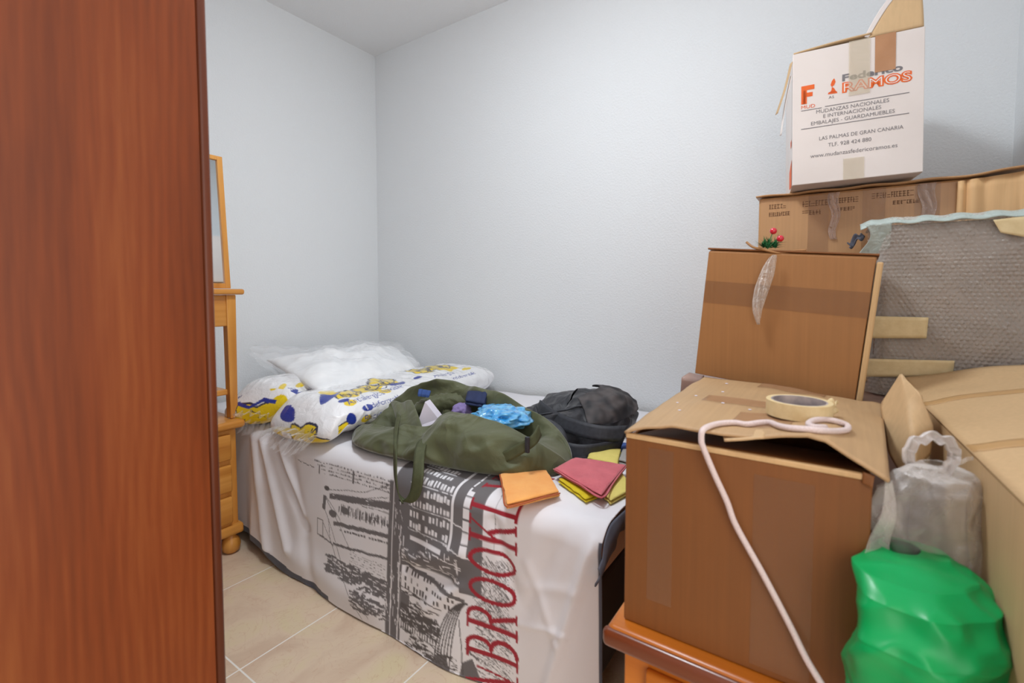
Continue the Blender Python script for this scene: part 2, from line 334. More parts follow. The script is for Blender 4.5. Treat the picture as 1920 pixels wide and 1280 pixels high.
# ------------------------------------------------------------------ little painter: colours a printed cloth or bag, point by point
class Canvas:
    def __init__(s, x0, y0, x1, y1, px, bg):
        s.x0, s.y0, s.px = x0, y0, px; s.w = int((x1-x0)/px)+1; s.h = int((y1-y0)/px)+1
        s.a = np.zeros((s.h, s.w, 3), np.float32); s.a[:] = bg[:3]
    def poly(s, pts, c):
        p = np.array([((x-s.x0)/s.px, (y-s.y0)/s.px) for x, y in pts])
        lo = np.maximum(np.floor(p.min(0)).astype(int), 0); hi = np.minimum(np.ceil(p.max(0)).astype(int)+1, (s.w, s.h))
        if (hi <= lo).any(): return
        X, Y = np.meshgrid(np.arange(lo[0], hi[0]), np.arange(lo[1], hi[1])); ins = np.zeros(X.shape, bool)
        n = len(p)
        for i in range(n):
            x1, y1 = p[i]; x2, y2 = p[(i+1) % n]
            if y1 == y2: continue
            c1 = ((y1 > Y) != (y2 > Y)) & (X < (x2-x1)*(Y-y1)/(y2-y1)+x1); ins ^= c1
        s.a[lo[1]:hi[1], lo[0]:hi[0]][ins] = c[:3]
    def rect(s, x0, y0, x1, y1, c): s.poly([(x0,y0),(x1,y0),(x1,y1),(x0,y1)], c)
    def ell(s, cx, cy, rx, ry, c, rot=0, n=24):
        s.poly([(cx+rx*math.cos(t)*math.cos(rot)-ry*math.sin(t)*math.sin(rot), cy+rx*math.cos(t)*math.sin(rot)+ry*math.sin(t)*math.cos(rot)) for t in [2*PI*k/n for k in range(n)]], c)
    def line(s, pts, w, c):
        for (a, b) in zip(pts[:-1], pts[1:]):
            d = V((b[0]-a[0], b[1]-a[1])); l = d.length or 1e-6; nx, ny = -d.y/l*w/2, d.x/l*w/2; ex, ey = d.x/l*w*0.3, d.y/l*w*0.3
            s.poly([(a[0]+nx-ex, a[1]+ny-ey), (b[0]+nx+ex, b[1]+ny+ey), (b[0]-nx+ex, b[1]-ny+ey), (a[0]-nx-ex, a[1]-ny-ey)], c)
    def text(s, txt, size, org, rot, c, sx=1.0, shear=0.0):
        for tri in text_tris(txt, size, sx, shear):
            s.poly([(org[0]+x*math.cos(rot)-y*math.sin(rot), org[1]+x*math.sin(rot)+y*math.cos(rot)) for x, y in tri], c)
    def at(s, x, y):
        fx = min(max((x-s.x0)/s.px, 0), s.w-1.001); fy = min(max((y-s.y0)/s.px, 0), s.h-1.001)
        i, j = int(fx), int(fy); a, b = fx-i, fy-j; A = s.a
        c = (A[j,i]*(1-a)+A[j,i+1]*a)*(1-b)+(A[j+1,i]*(1-a)+A[j+1,i+1]*a)*b
        return (float(c[0]), float(c[1]), float(c[2]), 1.0)
def text_tris(txt, size, sx=1.0, shear=0.0, align='LEFT', offset=0.0):
    cu = bpy.data.curves.new('t', 'FONT'); cu.body = txt; cu.size = size; cu.resolution_u = 3; cu.align_x = align; cu.shear = shear; cu.offset = offset
    o = bpy.data.objects.new('t', cu); COL.objects.link(o)
    me = o.to_mesh(); me.calc_loop_triangles()
    out = [[(me.vertices[i].co.x*sx, me.vertices[i].co.y) for i in t.vertices] for t in me.loop_triangles]
    o.to_mesh_clear(); bpy.data.objects.remove(o); bpy.data.curves.remove(cu); return out

# ================================================================== ROOM
XR, YB, ZC, XL, YF = 2.04, 2.431, 2.4975, -0.42, -0.43
def struct(name, mb, m): o = mb.build(name, m); o['kind'] = 'structure'; return o
struct('floor', MB().box(XL-0.1, XR+0.1, -1.6, YB+0.1, -0.1, 0), M['floor'])
struct('ceiling', MB().box(XL-0.1, XR+0.1, YF-0.1, YB+0.1, ZC, ZC+0.1), M['ceil'])
struct('wall_right', MB().box(XR, XR+0.1, YF-0.1, YB+0.1, 0, ZC), M['wall'])
struct('wall_back', MB().box(XL-0.1, XR, YB, YB+0.1, 0, ZC), M['wall'])
struct('wall_left', MB().box(XL-0.1, XL, YF-0.1, YB, 0, ZC), M['wall'])
struct('wall_front', MB().box(0.42, XR, YF-0.1, YF, 0, ZC).box(XL, 0.42, YF-0.1, YF, 2.05, ZC), M['wall'])

# ================================================================== WARDROBE (left)
wx = 0.353
t = thing('wardrobe', 'tall cherry wood wardrobe end panel filling the left side', 'wardrobe', (0.0, 1.1, 0))
MB().box(-0.40, wx-0.017, 0.80, 0.822, 0.0, 2.2, 0.001).build('side_panel', M['cherry'], t)
MB().box(-0.40, wx-0.017, 0.824, 1.50, 0.02, 2.2, 0.001).build('carcass', M['cherry'], t)
d = MB().box(wx-0.0155, wx, 0.803, 1.15, 0.06, 2.19, 0.006, seg=4).build('door', M['cherry_edge'], t, True)
d2 = MB().box(wx-0.0155, wx, 1.153, 1.498, 0.06, 2.19, 0.006, seg=4).build('door', M['cherry_edge'], t, True)
for dd, y in ((d, 1.11), (d2, 1.19)):
    MB().tube([(wx, y, 1.0), (wx+0.025, y, 1.0), (wx+0.025, y, 1.12), (wx, y, 1.12)], 0.005).build('handle', M['core'], dd, True)

# ================================================================== NIGHTSTAND, SIDE TABLE ON IT, MIRROR
nx0, nx1, ny0, ny1 = 0.50, 0.915, 1.90, 2.30
t = thing('nightstand', 'honey pine nightstand with three drawers and bun feet beside the bed', 'nightstand', ((nx0+nx1)/2, 2.1, 0))
MB().box(nx0+0.012, nx1-0.012, ny0+0.02, ny1, 0.10, 0.49, 0.003).build('body', M['pine'], t)
MB().box(nx0-0.015, nx1+0.012, ny0-0.012, ny1+0.01, 0.495, 0.525, 0.011, seg=3).build('top', M['pineh'], t, True)
MB().box(nx0-0.004, nx1+0.002, ny0+0.002, ny1, 0.075, 0.115, 0.010).build('plinth', M['pineh'], t, True)
for k, (z0, z1) in enumerate(((0.375, 0.475), (0.25, 0.355), (0.128, 0.23))):
    dr = MB().box(nx0+0.035, nx1-0.037, ny0+0.002, ny0+0.03, z0, z1, 0.006).build('drawer', M['pineh'], t, True)
    kb = MB()
    kb.lathe([(0.006, 0), (0.006, 0.012), (0.014, 0.018), (0.014, 0.026), (0.004, 0.03)], (0, 0, 0))
    kb.v = [V(((nx0+nx1)/2+v.x, ny0+0.003-v.z, (z0+z1)/2+v.y)) for v in kb.v]
    kb.build('knob', M['pine'], dr, True)
for fx in (nx0+0.035, nx1-0.035):
    for fy in (ny0+0.035, ny1-0.035):
        MB().lathe([(0.018, 0), (0.031, 0.012), (0.034, 0.034), (0.028, 0.056), (0.018, 0.066), (0.018, 0.078)], (fx, fy, 0)).build('foot', M['pine'], t, True)
sx0, sx1, sy0, sy1, sb = 0.52, 0.925, 1.935, 2.25, 0.526
t = thing('side_table', 'small honey pine side table stacked on top of the nightstand', 'side table', ((sx0+sx1)/2, 2.1, sb))
MB().box(sx0-0.02, sx1+0.025, sy0-0.02, sy1+0.02, 1.010, 1.032, 0.008, seg=3).build('top', M['pineh'], t, True)
MB().box(sx0+0.01, sx1-0.03, sy0+0.004, sy0+0.024, 0.888, 1.008, 0.003).build('drawer', M['pineh'], t, True)
MB().box(sx0+0.005, sx1-0.005, sy1-0.02, sy1, 0.895, 1.008, 0.003).box(sx1-0.022, sx1-0.008, sy0+0.03, sy1-0.02, 0.895, 1.008).box(sx0+0.008, sx0+0.022, sy0+0.03, sy1-0.02, 0.895, 1.008).build('apron', M['pineh'], t)
for lx, sg in ((sx0+0.018, 1), (sx1-0.018, -1)):
    for ly in (sy0+0.018, sy1-0.018):
        def tp(v, lx=lx, sg=sg): k = 1-0.25*(1.0-(v.z-sb)/0.48); return V((lx+(v.x-lx)*k, v.y, v.z))
        MB().box(lx-0.018, lx+0.018, ly-0.018, ly+0.018, sb, 1.009, 0.003, xf=tp).build('leg', M['pine'], t)
MB().box(sx0+0.03, sx1-0.03, sy0+0.02, sy1-0.02, 0.618, 0.640, 0.004).build('shelf', M['pineh'], t)
MB().tube(smooth_path([(0.885, 2.10, 0.530), (0.884, 2.11, 0.56), (0.886, 2.12, 0.617)]), 0.002).build('cable', M['cable'], t)
t = thing('mirror', 'narrow pine framed mirror standing on the small side table', 'mirror', (0.72, 2.0, 1.033))
mx0, mx1, mz1, my = 0.52, 0.905, 1.545, 1.955
def lean(v): return V((v.x+0.012-0.008*(v.z-1.033), v.y+0.06*(v.z-1.033), v.z))
fr = MB(); w = 0.020
fr.box(mx0, mx0+w, my, my+0.02, 1.034, mz1, 0.002, xf=lean).box(mx1-w, mx1, my, my+0.02, 1.034, mz1, 0.002, xf=lean)
fr.box(mx0+w, mx1-w, my, my+0.02, mz1-w*0.8, mz1, 0.002, xf=lean).box(mx0+w, mx1-w, my, my+0.02, 1.034, 1.034+w, 0.002, xf=lean)
fr.build('frame', M['pine'], t)
MB().box(mx0+w, mx1-w, my+0.008, my+0.012, 1.034+w, mz1-w*0.8, xf=lean).build('glass', M['mirror'], t)

# ================================================================== BED
BX0, BX1, BY0, BY1, BZ = 0.955, 2.0, 0.425, 2.40, 0.485
t = thing('bed', 'single bed with taupe mattress beneath the printed bedspread', 'bed', ((BX0+BX1)/2, 1.4, 0))
MB().box(BX0, BX1, BY0, BY1, 0.345, BZ, 0.035, seg=4).build('mattress', M['matt'], t, True)
MB().box(BX0+0.01, BX1-0.01, BY0+0.01, BY1-0.01, 0.10, 0.343, 0.01).build('base', M['basec'], t)
for x in (BX0+0.06, BX1-0.06):
    for y in (BY0+0.06, BY1-0.06): MB().lathe([(0.02, 0), (0.025, 0.1)], (x, y, 0), 12).build('leg', M['basec'], t)

# printed bedspread -------------------------------------------------
WH, GR, GD, RD = L(234,232,236), L(108,104,106), L(88,82,82), L(158,26,44)
cv = Canvas(0.38, -0.02, 1.95, 1.30, 0.0016, WH)     # p = Y along the bed, q = height on the side, continuing over the top
R2 = random.Random(3)
def jit(a): return R2.uniform(-a, a)
def sketchline(a, b, w, c, n=10, j=0.002):
    pts = [(a[0]+(b[0]-a[0])*k/n+jit(j), a[1]+(b[1]-a[1])*k/n+jit(j)) for k in range(n+1)]; cv.line(pts, w, c)
def scrib(x0, x1, y0, y1, n, c=GD, w=0.003, ang=0):
    for _ in range(n):
        x = R2.uniform(x0, x1); y = R2.uniform(y0, y1); l = R2.uniform(0.006, 0.03)
        cv.line([(x, y), (x+l*math.cos(ang)+jit(.004), y+l*math.sin(ang)+jit(.004))], w*R2.uniform(0.5, 1.4), c)
# wide dark towers and facades between Y 0.70 and 1.04
cv.rect(0.735, 0.24, 1.045, 0.60, GR); cv.rect(0.735, 0.60, 1.00, 0.78, GR)
for k in range(7):                                    # rows of windows
    z = 0.345+k*0.033
    for j in range(12):
        x = 0.848+j*0.0125
        if x < 0.995 and R2.random() < 0.92: cv.rect(x+jit(.001), z+jit(.001), x+R2.uniform(.006,.0105), z+R2.uniform(.012,.02), WH)
    if k % 2 == 0: sketchline((0.84, z-0.007), (1.0, z-0.005), 0.002, WH)
cv.rect(0.832, 0.33, 0.842, 0.62, WH)
for x in (0.785, 0.800):
    pass
for k in range(10): cv.rect(0.780, 0.325+k*0.032, 0.800, 0.352+k*0.032, WH)
cv.rect(0.862, 0.31, 0.99, 0.322, WH)
scrib(0.75, 1.03, 0.245, 0.32, 46, WH, 0.0028); scrib(0.75, 1.03, 0.26, 0.31, 10, WH, 0.003, 1.5)
for z in (0.33, 0.395, 0.29): sketchline((0.735, z-0.015), (0.86, z+0.01), 0.003, WH)
# lower blocks
cv.rect(0.80, 0.10, 1.03, 0.24, WH)
for k in range(3):
    z = 0.165+k*0.022
    for j in range(16):
        if R2.random() < 0.65: cv.rect(0.82+j*0.012, z, 0.825+j*0.012+R2.uniform(0,.003), z+R2.uniform(.008,.016), GD)
sketchline((0.79, 0.205), (1.04, 0.235), 0.011, GR); sketchline((0.86, 0.155), (1.03, 0.165), 0.003, GD)
scrib(0.86, 1.03, 0.12, 0.16, 40); scrib(0.86, 1.04, 0.045, 0.12, 330, GD, 0.004); cv.rect(0.985, 0.12, 1.03, 0.15, GR)
for j in range(16): cv.rect(0.87+j*0.01, 0.052, 0.875+j*0.01, 0.066, WH)
for j in range(6):                                    # curved bridge ramp
    r = 0.06+j*0.012; cv.line([(0.845-0.07+r*math.cos(a)*0.9, -0.03+(0.23)*math.sin(a)) for a in [k*0.12 for k in range(14)]], 0.004, GD)
cv.poly([(0.72,-0.02),(0.80,-0.02),(0.79,0.04),(0.76,0.06),(0.74,0.02)], GR); cv.poly([(0.82,-0.02),(0.90,-0.02),(0.88,0.03),(0.84,0.045)], GR)
scrib(0.80, 0.98, -0.01, 0.05, 120)
sketchline((0.74, 0.06), (0.78, 0.08), 0.006, GR); sketchline((0.785, 0.0), (0.80, 0.15), 0.003, GD)
# main dark post
cv.rect(1.035, -0.02, 1.062, 0.72, GR); cv.rect(1.066, -0.02, 1.084, 0.46, GR); cv.rect(1.022, 0.0, 1.03, 0.36, GR)
sketchline((1.033, 0.0), (1.03, 0.34), 0.003, WH, 20); sketchline((1.064, 0.0), (1.064, 0.42), 0.002, WH, 20)
scrib(1.02, 1.09, 0.0, 0.4, 60, WH, 0.0018, 1.5)
# long distant building up the side
sketchline((1.56, 0.425), (1.46, 0.42), 0.0025, GR); cv.rect(1.425, 0.405, 1.432, 0.435, GR); cv.rect(1.25, 0.41, 1.258, 0.45, GR)
for k in range(4):
    for j in range(48):
        x = 1.08+j*0.0083
        if R2.random() < 0.8 and x < 1.46-0.02*k: cv.rect(x, 0.452-k*0.011-0.025*(x-1.08), x+R2.uniform(.004,.008), 0.452-k*0.011+R2.uniform(.002,.006)-0.025*(x-1.08), GR)
# bridge deck with cables
dk = lambda x: 0.395-0.14*(x-1.07)
cv.poly([(1.07,dk(1.07)),(1.37,dk(1.37)),(1.37,dk(1.37)-0.018),(1.07,dk(1.07)-0.024)], GR)
scrib(1.08, 1.36, 0.335, 0.385, 24, WH, 0.001)
cv.ell(1.385, 0.366, 0.014, 0.008, GD); cv.poly([(1.385,0.34),(1.402,0.34),(1.405,0.295),(1.39,0.29)], GR)
for (a, b) in (((1.375,0.365),(1.20,0.395)),((1.20,0.395),(1.09,0.44)),((1.20,0.375),(1.09,0.405)),((1.16,0.37),(1.08,0.392)),((1.3,0.345),(1.08,0.36)),((1.39,0.34),(1.31,0.28)),((1.385,0.33),(1.25,0.20)),((1.395,0.30),(1.28,0.13)),((1.40,0.25),(1.30,0.13)),((1.37,0.27),(1.36,0.20))):
    sketchline(a, b, 0.0022, GR, 8, 0.0015)
for x, z, w2 in ((1.35, 0.29, .02), (1.29, 0.315, .02)): cv.ell(x, z, w2, 0.012, GR)
for k in range(170):
    x = R2.uniform(1.08, 1.32); cv.rect(x, 0.325+jit(.016)-0.06*(x-1.08), x+0.003, 0.329+jit(.016)-0.06*(x-1.08)+0.003, GR)
for z, w2 in ((0.292, 0.013), (0.225, 0.008)):
    sketchline((1.07, z), (1.34, z-0.03), w2, GR, 14)
for z in (0.268,): 
    for j in range(18): 
        if R2.random() < 0.85: cv.rect(1.08+j*0.013, z-0.1*j*0.013, 1.09+j*0.013, z+0.006-0.1*j*0.013, GR)
for k in range(7): sketchline((1.09, 0.198-k*0.008), (1.25, 0.196-k*0.007), 0.001, GR)
cv.line([(1.43,0.255),(1.40,0.255),(1.40,0.20),(1.43,0.20),(1.43,0.255)], 0.003, GR); sketchline((1.42,0.20),(1.34,0.19), 0.005, GR)
for k in range(3): sketchline((1.37, 0.118-k*0.008), (1.08, 0.158-k*0.010), 0.005, GR, 20, 0.003)
scrib(1.08, 1.36, 0.10, 0.155, 240, GR, 0.004); scrib(1.08, 1.22, 0.03, 0.09, 120, GR, 0.004)
sketchline((1.27,0.10),(1.18,0.01), 0.002, GR); sketchline((1.20,0.09),(1.15,0.02), 0.002, GR)
# grey stripes crossing the fold to the top
for k, x in enumerate((0.735, 0.765, 0.845)):
    cv.rect(x, 0.5, x+0.028, 0.85, GR)
sketchline((0.70, 0.36), (0.70, 0.62), 0.0018, GR)
scrib(0.64, 0.74, 0.15, 0.33, 260, GR, 0.0014, 0.7); scrib(0.64, 0.74, 0.0, 0.16, 200, GR, 0.0014, 0.4); scrib(0.66, 0.75, 0.15, 0.33, 120, GR, 0.0014, -0.9)
cv.rect(0.735, 0.225, 0.80, 0.30, GR)
# the red lettering runs up the side: written as strokes on a unit box (advance, height)
def bowl(cx, cy, rx, ry, a0, a1, n=16): return [(cx+rx*math.cos(math.radians(a0+(a1-a0)*k/n)), cy+ry*math.sin(math.radians(a0+(a1-a0)*k/n))) for k in range(n+1)]
LT = {
 'B': [(.15, [(.25,0),(.25,1)]), (.08, [(.02,0),(.55,0)]), (.08, [(.02,1),(.5,1)]), (.13, bowl(.48,.76,.30,.24,90,-90)), (.06, [(.25,.52),(.5,.52)]), (.14, bowl(.5,.26,.38,.26,90,-90))],
 'R': [(.15, [(.25,0),(.25,1)]), (.07, [(.05,0),(.45,0)]), (.07, [(.02,1),(.5,1)]), (.13, bowl(.48,.76,.32,.24,90,-90)), (.06, [(.25,.52),(.5,.52)]), (.14, [(.5,.5),(.85,.02)]), (.07, [(.7,0),(1,0)])],
 'O': [(.12, bowl(.5,.5,.40,.46,0,360,28))],
 'K': [(.15, [(.2,0),(.2,1)]), (.07, [(0,0),(.42,0)]), (.07, [(0,1),(.42,1)]), (.06, [(.25,.42),(.8,.97)]), (.07, [(.62,1),(.98,1)]), (.14, [(.45,.58),(.85,.02)]), (.07, [(.65,0),(1.0,0)])],
 'L': [(.15, [(.25,0),(.25,1)]), (.07, [(.05,1),(.48,1)]), (.09, [(.05,0),(.85,0)]), (.08, [(.86,0),(.92,.24)])],
 'Y': [(.15, [(.5,0),(.5,.45)]), (.07, [(.3,0),(.7,0)]), (.14, [(.5,.45),(.15,1)]), (.06, [(.5,.45),(.85,1)]), (.07, [(0,1),(.32,1)]), (.07, [(.68,1),(1,1)])],
 'N': [(.07, [(.15,0),(.15,1)]), (.14, [(.15,1),(.85,0)]), (.07, [(.85,0),(.85,1)]), (.07, [(0,0),(.3,0)]), (.07, [(0,1),(.25,1)]), (.07, [(.7,1),(1,1)])]}
adv, hgt, q0 = 0.0765, 0.142, 0.067
for k, ch in enumerate('BROOKLYN'):
    for w2, pts in LT[ch]:
        cv.line([(0.632+y*hgt, q0+adv*k+x*adv*0.92) for x, y in pts], w2*0.092, RD)
for w2, pts in ((.14, [(.1,1.0),(.55,.05)]), (.06, [(.55,.05),(.75,.8)]), (.07, [(.35,0),(.85,0)])): cv.line([(0.632+y*hgt, -0.006+x*0.068) for x, y in pts], w2*0.092, RD)
def seg_d(p, a, b):
    ax, ay = a; bx, by = b; dx, dy = bx-ax, by-ay; t_ = max(0, min(1, ((p[0]-ax)*dx+(p[1]-ay)*dy)/(dx*dx+dy*dy)))
    return math.hypot(p[0]-ax-t_*dx, p[1]-ay-t_*dy)
FOLDS = [((1.86,0.46),(1.74,0.04),.030,.016),((1.80,0.46),(1.60,0.10),.022,.016),((1.74,0.46),(1.50,0.20),.020,-.012),((1.68,0.47),(1.52,0.24),.016,.012),((1.62,0.47),(1.45,0.02),.03,-.008),
         ((0.60,0.36),(0.52,0.20),.014,.004),((0.62,0.20),(0.49,0.23),.009,.004),((0.60,0.30),(0.47,0.34),.014,.003),((0.425,0.47),(0.54,0.08),.016,.016),((0.50,0.47),(0.60,0.25),.03,-.008),((0.97,0.26),(0.80,0.33),.03,.014),((1.0,0.23),(0.84,0.245),.018,-.012),
         ((1.55,0.08),(1.15,0.06),.05,.010),((0.70,0.44),(0.64,0.28),.02,-.008),((0.92,0.14),(0.80,0.24),.02,.008)]
CR = 0.055
def cover(q, y):
    """q: height on the side (0 floor) .. 0.5 edge .. then across the top; y along the bed"""
    zt = BZ+0.012; H0 = zt-CR; xs = BX0-0.012
    arc = CR*PI/2
    foot = smst(0.62, 0.40, y)
    if q < H0:
        z = q; k = (H0-q)/H0; nb = smst(1.93, 1.86, y); x = xs-0.028*k*(1-0.5*foot)*nb+0.035*smst(0.85,0.6,y)*k
    elif q < H0+arc:
        a = (q-H0)/CR; z = H0+CR*math.sin(a); x = xs+CR*(1-math.cos(a))
    else:
        z = zt; x = xs+CR+(q-H0-arc)
    side = smst(H0+arc, H0-0.02, q)
    dsp = 0.005*noise.noise(V((y*3.0, q*2.0, 1.7)))+0.0022*noise.noise(V((y*11, q*7, 4.0)))
    for a, b, w2, h in FOLDS: dsp += h*math.exp(-(seg_d((y, q), a, b)/w2)**2)
    x -= side*(dsp+0.004*math.sin(y*16+2*q)*smst(0.35, 0.0, q))*smst(1.95, 1.875, y)
    z += (1-side)*(0.012*noise.noise(V((x*2.6, y*2.6, 0.3)))+0.003*noise.noise(V((x*9, y*9, 0.9))))
    z += 0.010*smst(1.35, 1.15, y)*(1-side)*smst(0.5, 0.6, q)
    z += 0.05*smst(1.55, 1.88, y)*smst(0.12, 0.0, q)     # hem lifts off the floor by the nightstand
    return V((min(x, XR-0.01), y, max(z, 0.006)))
qs = [k*0.003 for k in range(0, 240)]+[0.72+k*0.02 for k in range(0, 42)]
ys = [0.405+k*0.003 for k in range(0, 499)]+[1.902+k*0.02 for k in range(0, 25)]
vs = [cover(q, y) for y in ys for q in qs]; nq = len(qs)
fs = [(j*nq+i, j*nq+i+1, (j+1)*nq+i+1, (j+1)*nq+i) for j in range(len(ys)-1) for i in range(nq-1)]
cl = [cv.at(y, q) for y in ys for q in qs]
slc = L(84,86,98)
for j, y in enumerate(ys):
    for i, q in enumerate(qs):
        if q < 0.020+0.012*smst(1.3, 1.85, y) and y > 1.35 or (y < 0.4125 and q < 0.47): cl[j*nq+i] = slc
t = thing('bedspread', 'white bedspread with grey city sketch and red lettering hanging over the bed', 'bedspread', (1.2, 1.3, 0))
o = mesh('printed_cover', vs, fs, M['cover'], t, True, col=cl)
md = o.modifiers.new('thickness', 'SOLIDIFY'); md.thickness = 0.003; md.offset = -1
# foot drop with slate border
def footd(u, v):
    x = 0.921+u*(XR-0.012-0.921); zt = BZ+0.011; k = max(0.0, (0.943+CR-x)/CR)
    ztop = zt-CR+CR*math.sqrt(max(0, 1-min(1, k)**2)) if k < 1 else 0.44-0.6*(k-1)*CR
    ztop += 0.012*noise.noise(V((x*2.6, 0.41*2.6, 0.3)))*smst(0.95, 1.02, x)
    zbot = 0.385+0.052*smst(0.925, 0.985, x)-0.012*math.sin(x*11)*smst(0.98, 1.05, x)
    zbot = min(zbot, ztop-0.004)
    return V((x, 0.4035-0.007*math.sin(x*46)*v-0.008*math.sin(PI*min(1,v*1.2)), ztop+(zbot-ztop)*v))
o = grid('border', footd, 160, 12, M['slate'], t, 0.003); tag(o, 'slate blue fabric border')

# ================================================================== PILLOWS
PW, PY_, PB, PD = L(238,238,240), L(238,206,20), L(24,50,148), L(30,36,70)
def tube_pillow(name, label, A, B, hw, hh, canvas, group, z0, seed, tilt=0.0, endc=None):
    """pillow whose long axis runs A-B, resting at z0; canvas coords (along, around: 0 front bottom, growing up and over)"""
    A, B = V(A), V(B); ax = (B-A); Ln = ax.length; ax.normalize(); n = V((ax.y, -ax.x, 0))   # towards the front
    root = thing(name, label, 'pillow', ((A+B)/2).to_tuple()[:2]+(z0,), group)
    per = PI*(hw+hh)*0.98
    def rm(v): return 0.2*v+0.8*(0.5-0.5*math.cos(PI*v))
    def pt(u, v):
        v = rm(v); s_ = v*2-1; e = max(0.0, 1-abs(s_)**8)**0.36; ee = max(0.12, e)
        th = -PI/2-0.35+u*2*PI    # 0 at underside front, up the front
        c, s2 = math.cos(th+PI/2), math.sin(th+PI/2)
        # front is +n for sin>0 small
        ca, sa = -math.cos(u*2*PI+0.0), math.sin(u*2*PI)
        rx = hw*ee**0.25; rz = hh*ee**0.9
        px = math.copysign(abs(sa)**0.75, sa)*rx; pz = math.copysign(abs(ca)**0.85, ca)*rz
        p = A+ax*(v*Ln)+n*px; 
        nn = fbm((p.x, p.y, pz), 5, 3, seed)*0.012*ee+0.004*ridged((p.x, p.y, pz), 22, seed)
        z = z0+hh+pz*(1+nn/hh*0.9)+tilt*px
        if pz < 0: z = max(z, z0+0.0015)
        z -= 0.052*smst(1.03, 0.90, p.x)
        return V((p.x+n.x*nn, p.y+n.y*nn, z))
    def cf(u, v):
        if endc is not None and rm(v) < 0.042:          # the closed left end carries its own piece of the print
            p = pt(u, v); d = p-A; return endc.at(d.x*n.x+d.y*n.y, p.z-z0+0.05*smst(1.03, 0.90, p.x))
        return canvas.at(rm(v)*Ln+(0.055 if seed > 4 else 0.0), (u-0.13)*per*1.12)
    o = grid('printed_case', pt, 260, 340, M['pillow'], root, closed_u=True, colf=cf, cap=True)
    # crumpled clear film frill at the left end
    def frill(u, v):
        a = u*2*PI; p = A-ax*(v*(0.05 if seed > 4 else 0.02))
        r = (0.35+0.55*(v))*1.0; ca, sa = -math.cos(a), math.sin(a)
        k = 0.008*math.sin(a*17+3*v)+0.006*math.sin(a*29+seed)
        return V((p.x+n.x*(sa*hw*0.62+k), p.y+n.y*(sa*hw*0.62+k), z0-0.045+max(0.002, hh*0.9+ca*hh*0.5*r*1.2+k-0.02*v)))
    grid('plastic_frill', frill, 120, 8, M['film'], root, closed_u=True)
    return root, per, Ln
def blobs(c, cx, cy, r, seed):
    q = random.Random(seed); pts = []
    n = 40
    for k in range(n):
        a = 2*PI*k/n; rr = r*(1+0.16*math.sin(5*a+seed)+0.07*math.sin(9*a)); pts.append((cx+rr*1.3*math.cos(a), cy+rr*0.8*math.sin(a)))
    c.poly(pts, PY_); c.line(pts[:24], 0.006, PD)
    for k in range(4):
        x = cx+q.uniform(-r, r)*0.7; y = cy+q.uniform(-r, r)*0.5
        c.line([(x+0.03*math.cos(a*0.9)*(k % 2+0.6), y+0.016*math.sin(a*1.5+k)) for a in range(6)], 0.0045, PD)
c2 = Canvas(-0.20, -0.02, 1.2, 0.9, 0.0022, PW)
blobs(c2, 0.035, 0.085, 0.070, 1)
c2.ell(0.150, 0.110, 0.018, 0.034, PB, 0.15); c2.ell(0.02, 0.150, 0.022, 0.010, PB); c2.rect(0.185, 0.02, 0.215, 0.05, PB)
for k, (wd_, y) in enumerate((('Recuperable', 0.075), ('Indeformable', 0.135), ('Antialergica', 0.195))):
    x = (0.205, 0.215, 0.165)[k]
    c2.ell(x+0.010, y+0.012, 0.024, 0.021, PB if k == 1 else PY_)
    c2.text(wd_, 0.050, (x, y), 0.05, PB, 0.72)
    if k == 1: c2.text('I', 0.050, (x, y), 0.05, PW, 0.9)
c2.ell(0.355, 0.225, 0.026, 0.02, PY_); c2.text('Lavable', 0.048, (0.345, 0.215), 0.05, PB, 0.75); c2.ell(0.165, 0.235, 0.022, 0.012, PB); c2.ell(0.46, 0.262, 0.042, 0.016, PB); c2.ell(0.60, 0.275, 0.022, 0.010, PB)
for cx, yy in ((0.22, 0.275), (0.33, 0.280), (0.44, 0.305)): blobs(c2, cx, yy, 0.045, int(cx*100))
blobs(c2, 0.84, 0.315, 0.06, 11); blobs(c2, 0.70, 0.33, 0.045, 15); c2.text('Antialergica', 0.04, (0.66, 0.235), 0, PB, 0.8); c2.text('Indeformable', 0.04, (0.76, 0.185), 0, PB, 0.8); c2.ell(0.93, 0.255, 0.03, 0.014, PY_)
c2.text('pen', 0.05, (0.055, -0.005), 0.2, PB); c2.ell(0.16, 0.30, 0.05, 0.022, PB, 0.4); c2.ell(0.185, 0.318, 0.03, 0.02, PY_, 0.4)
c1 = Canvas(-0.20, -0.02, 1.2, 0.9, 0.0022, PW)
blobs(c1, 0.03, 0.135, 0.078, 4); c1.ell(0.085, 0.155, 0.05, 0.045, PY_)
c1.line([(-0.10,0.185),(-0.05,0.205),(-0.01,0.19),(0.04,0.21),(0.08,0.195)], 0.012, PB)
c1.ell(0.05, 0.225, 0.024, 0.016, PB, 0.3); c1.ell(0.115, 0.255, 0.030, 0.015, PY_, 0.3); c1.ell(0.17, 0.225, 0.03, 0.014, PB, 0.3); c1.text('Indef', 0.045, (0.03, 0.195), 0.8, PB, 0.8); c1.ell(0.05, 0.29, 0.04, 0.012, PY_, 0.3)
c1.text('Antial', 0.04, (0.24, 0.28), -0.3, PB); c1.ell(0.23, 0.27, 0.035, 0.012, PB, -0.3); c1.text('Lavable', 0.04, (0.08, 0.175), 0.3, PB, 0.8)
blobs(c1, 0.85, 0.26, 0.06, 9)
e1 = Canvas(-0.22, -0.03, 0.22, 0.20, 0.0015, PW); blobs(e1, -0.02, 0.055, 0.078, 4); e1.ell(0.10, 0.075, 0.055, 0.05, PY_); e1.line([(-0.15,0.10),(-0.09,0.118),(-0.03,0.105),(0.03,0.122),(0.09,0.11)], 0.010, PB)
